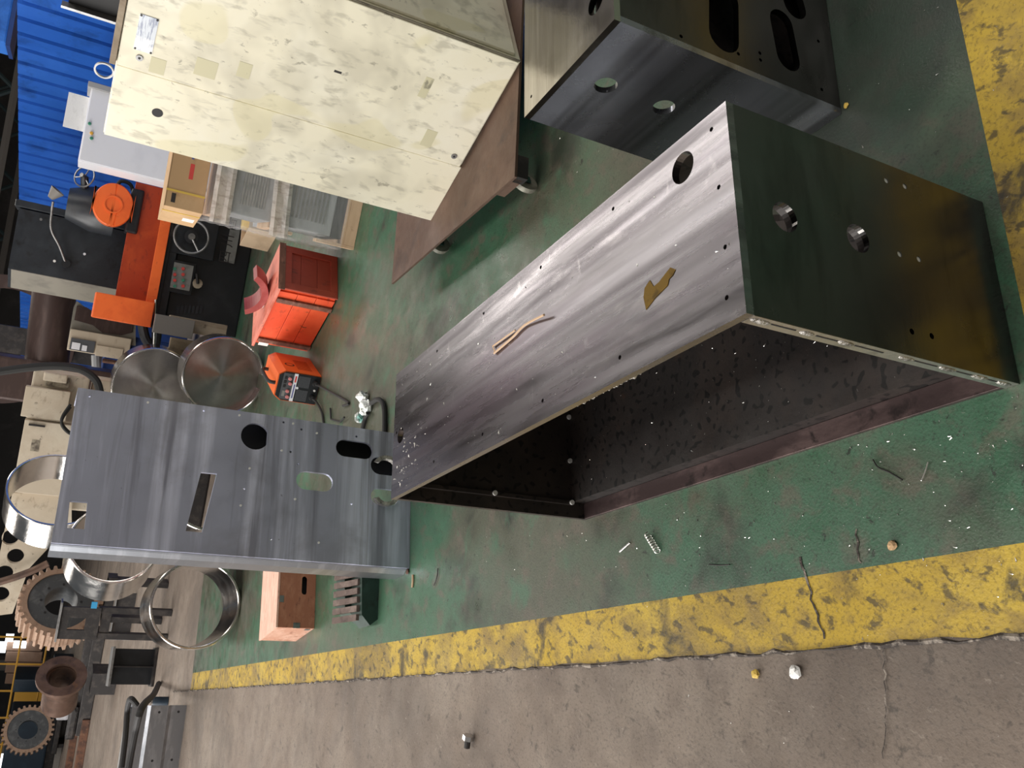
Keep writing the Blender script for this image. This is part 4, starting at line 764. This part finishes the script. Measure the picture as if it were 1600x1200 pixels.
# on the foreground box: bent rod, oil, filings
rz_ = BH
tag(tube('bent_rod', smoothpts([P(772, 552, rz_+.004), P(800, 528, rz_+.004), P(820, 508, rz_+.005), P(850, 492, rz_+.012)], 4), .0028, 'pine', None, 6), 'pale thin bent rod lying across the scuffed top plate', 'rod')
tag(tube('bent_rod', [P(773, 549, rz_+.004), P(770, 541, rz_+.004), P(805, 516, rz_+.004)], .0022, 'pine', None, 6), 'second pale rod folded back beside the bent rod', 'rod')
oil = [P(*q, rz_) for q in ((1010, 484), (1006, 465), (1008, 450), (1016, 438), (1022, 448), (1030, 441), (1040, 428), (1048, 418), (1056, 421), (1052, 430), (1046, 436), (1044, 446), (1034, 456), (1024, 466), (1018, 474))]
bm = bmesh.new(); b_prism(bm, [[(p.x-oil[0].x, p.y-oil[0].y) for p in oil]], (V((0, 0, 0)), UX, UY, UZ), .0009); o = mesh_obj('oil_puddle', bm, 'oil'); o.location = oil[0]+UZ*.0002; tag(o, 'brown oil puddle on the top plate of the open box', 'oil puddle')
def scatter(name, label, n, region, size, z, m):
    bm = bmesh.new(); k = 0
    while k < n:
        p = region()
        if p is None: continue
        s = size*(.35+random.random()**3*2.2); a = random.random()*6.3; d1 = V((cos(a), sin(a), 0)); d2 = V((-sin(a), cos(a), 0)); h = s*.5
        q = [p+d1*s*random.uniform(.8, 2.2), p+d2*s*.45, p-d1*s*.6, p-d2*s*.4]; vs = [bm.verts.new(v+UZ*(z+.0004)) for v in q]; top = bm.verts.new(p+UZ*(z+h))
        for i in range(4): bm.faces.new((vs[i], vs[(i+1) % 4], top))
        k += 1
    o = mesh_obj(name, bm, m); o['kind'] = 'stuff'; o['label'] = label; o['category'] = 'metal chips'; return o
def inbox(p, org, ax, ay, w, l):
    q = p-org; return -.02 < q.dot(ax) < w+.02 and -.02 < q.dot(ay) < l+.02
def reg_floor():
    p = P(random.uniform(655, 1600), random.uniform(0, 1190) if random.random() < .5 else random.uniform(580, 900))
    if inbox(p, V((.1734, 1.07596, 0)), NN, T, BW, BL_) or inbox(p, V((ea.x, ea.y, 0)), el, ew, BL_, BW): return None
    if p.dot(NN) < .1 and random.random() < .75: return None
    return p
scatter('metal_swarf', 'tiny bright metal chips strewn over the green floor', 620, reg_floor, .0019, 0., 'swarf')
def reg_top():
    if random.random() < .55: w_, l_ = random.gauss(.10, .05), random.gauss(1.40, .06)
    else: w_, l_ = random.uniform(.01, .385), random.uniform(.02, 1.5)
    if not (0 < w_ < BW and 0 < l_ < BL_): return None
    return V((.1734, 1.07596, 0))+NN*w_+T*l_
scatter('metal_filings', 'bright metal filings sprinkled on the top plate', 190, reg_top, .0022, BH, 'swarf')
def reg_in():
    w_, l_ = random.uniform(.06, .37), random.uniform(.04, 1.45); return V((.1734, 1.07596, 0))+NN*w_+T*l_
scatter('metal_filings', 'bright metal filings on the dark floor inside the open box', 130, reg_in, .0018, .058, 'swarf')

db = A(242, 606, 9.1); DB = thing('timber_block', 'stacked timber block under the drum hidden behind grey panel', 'timber', (db.x, 9.3, 0))
for i in range(3): box('block', -.3, -.16, i*(db.z-.388)/3+.001*(i > 0), .3, .18, (i+1)*(db.z-.388)/3, 'pine_old', DB)

gq = A(44, 1140, 25.2); GQ = thing('machine_table', 'dark machine table carrying the smaller gear at far left', 'table', (gq.x, 25.2, 0)); box('top', -.6, -.15, gq.z-.75, .6, .6, gq.z-.63, 'dark_iron', GQ, .02)
for dx in (-.5, .4): box('leg', dx, 0, 0, dx+.1, .4, gq.z-.75, 'dark_iron', GQ)
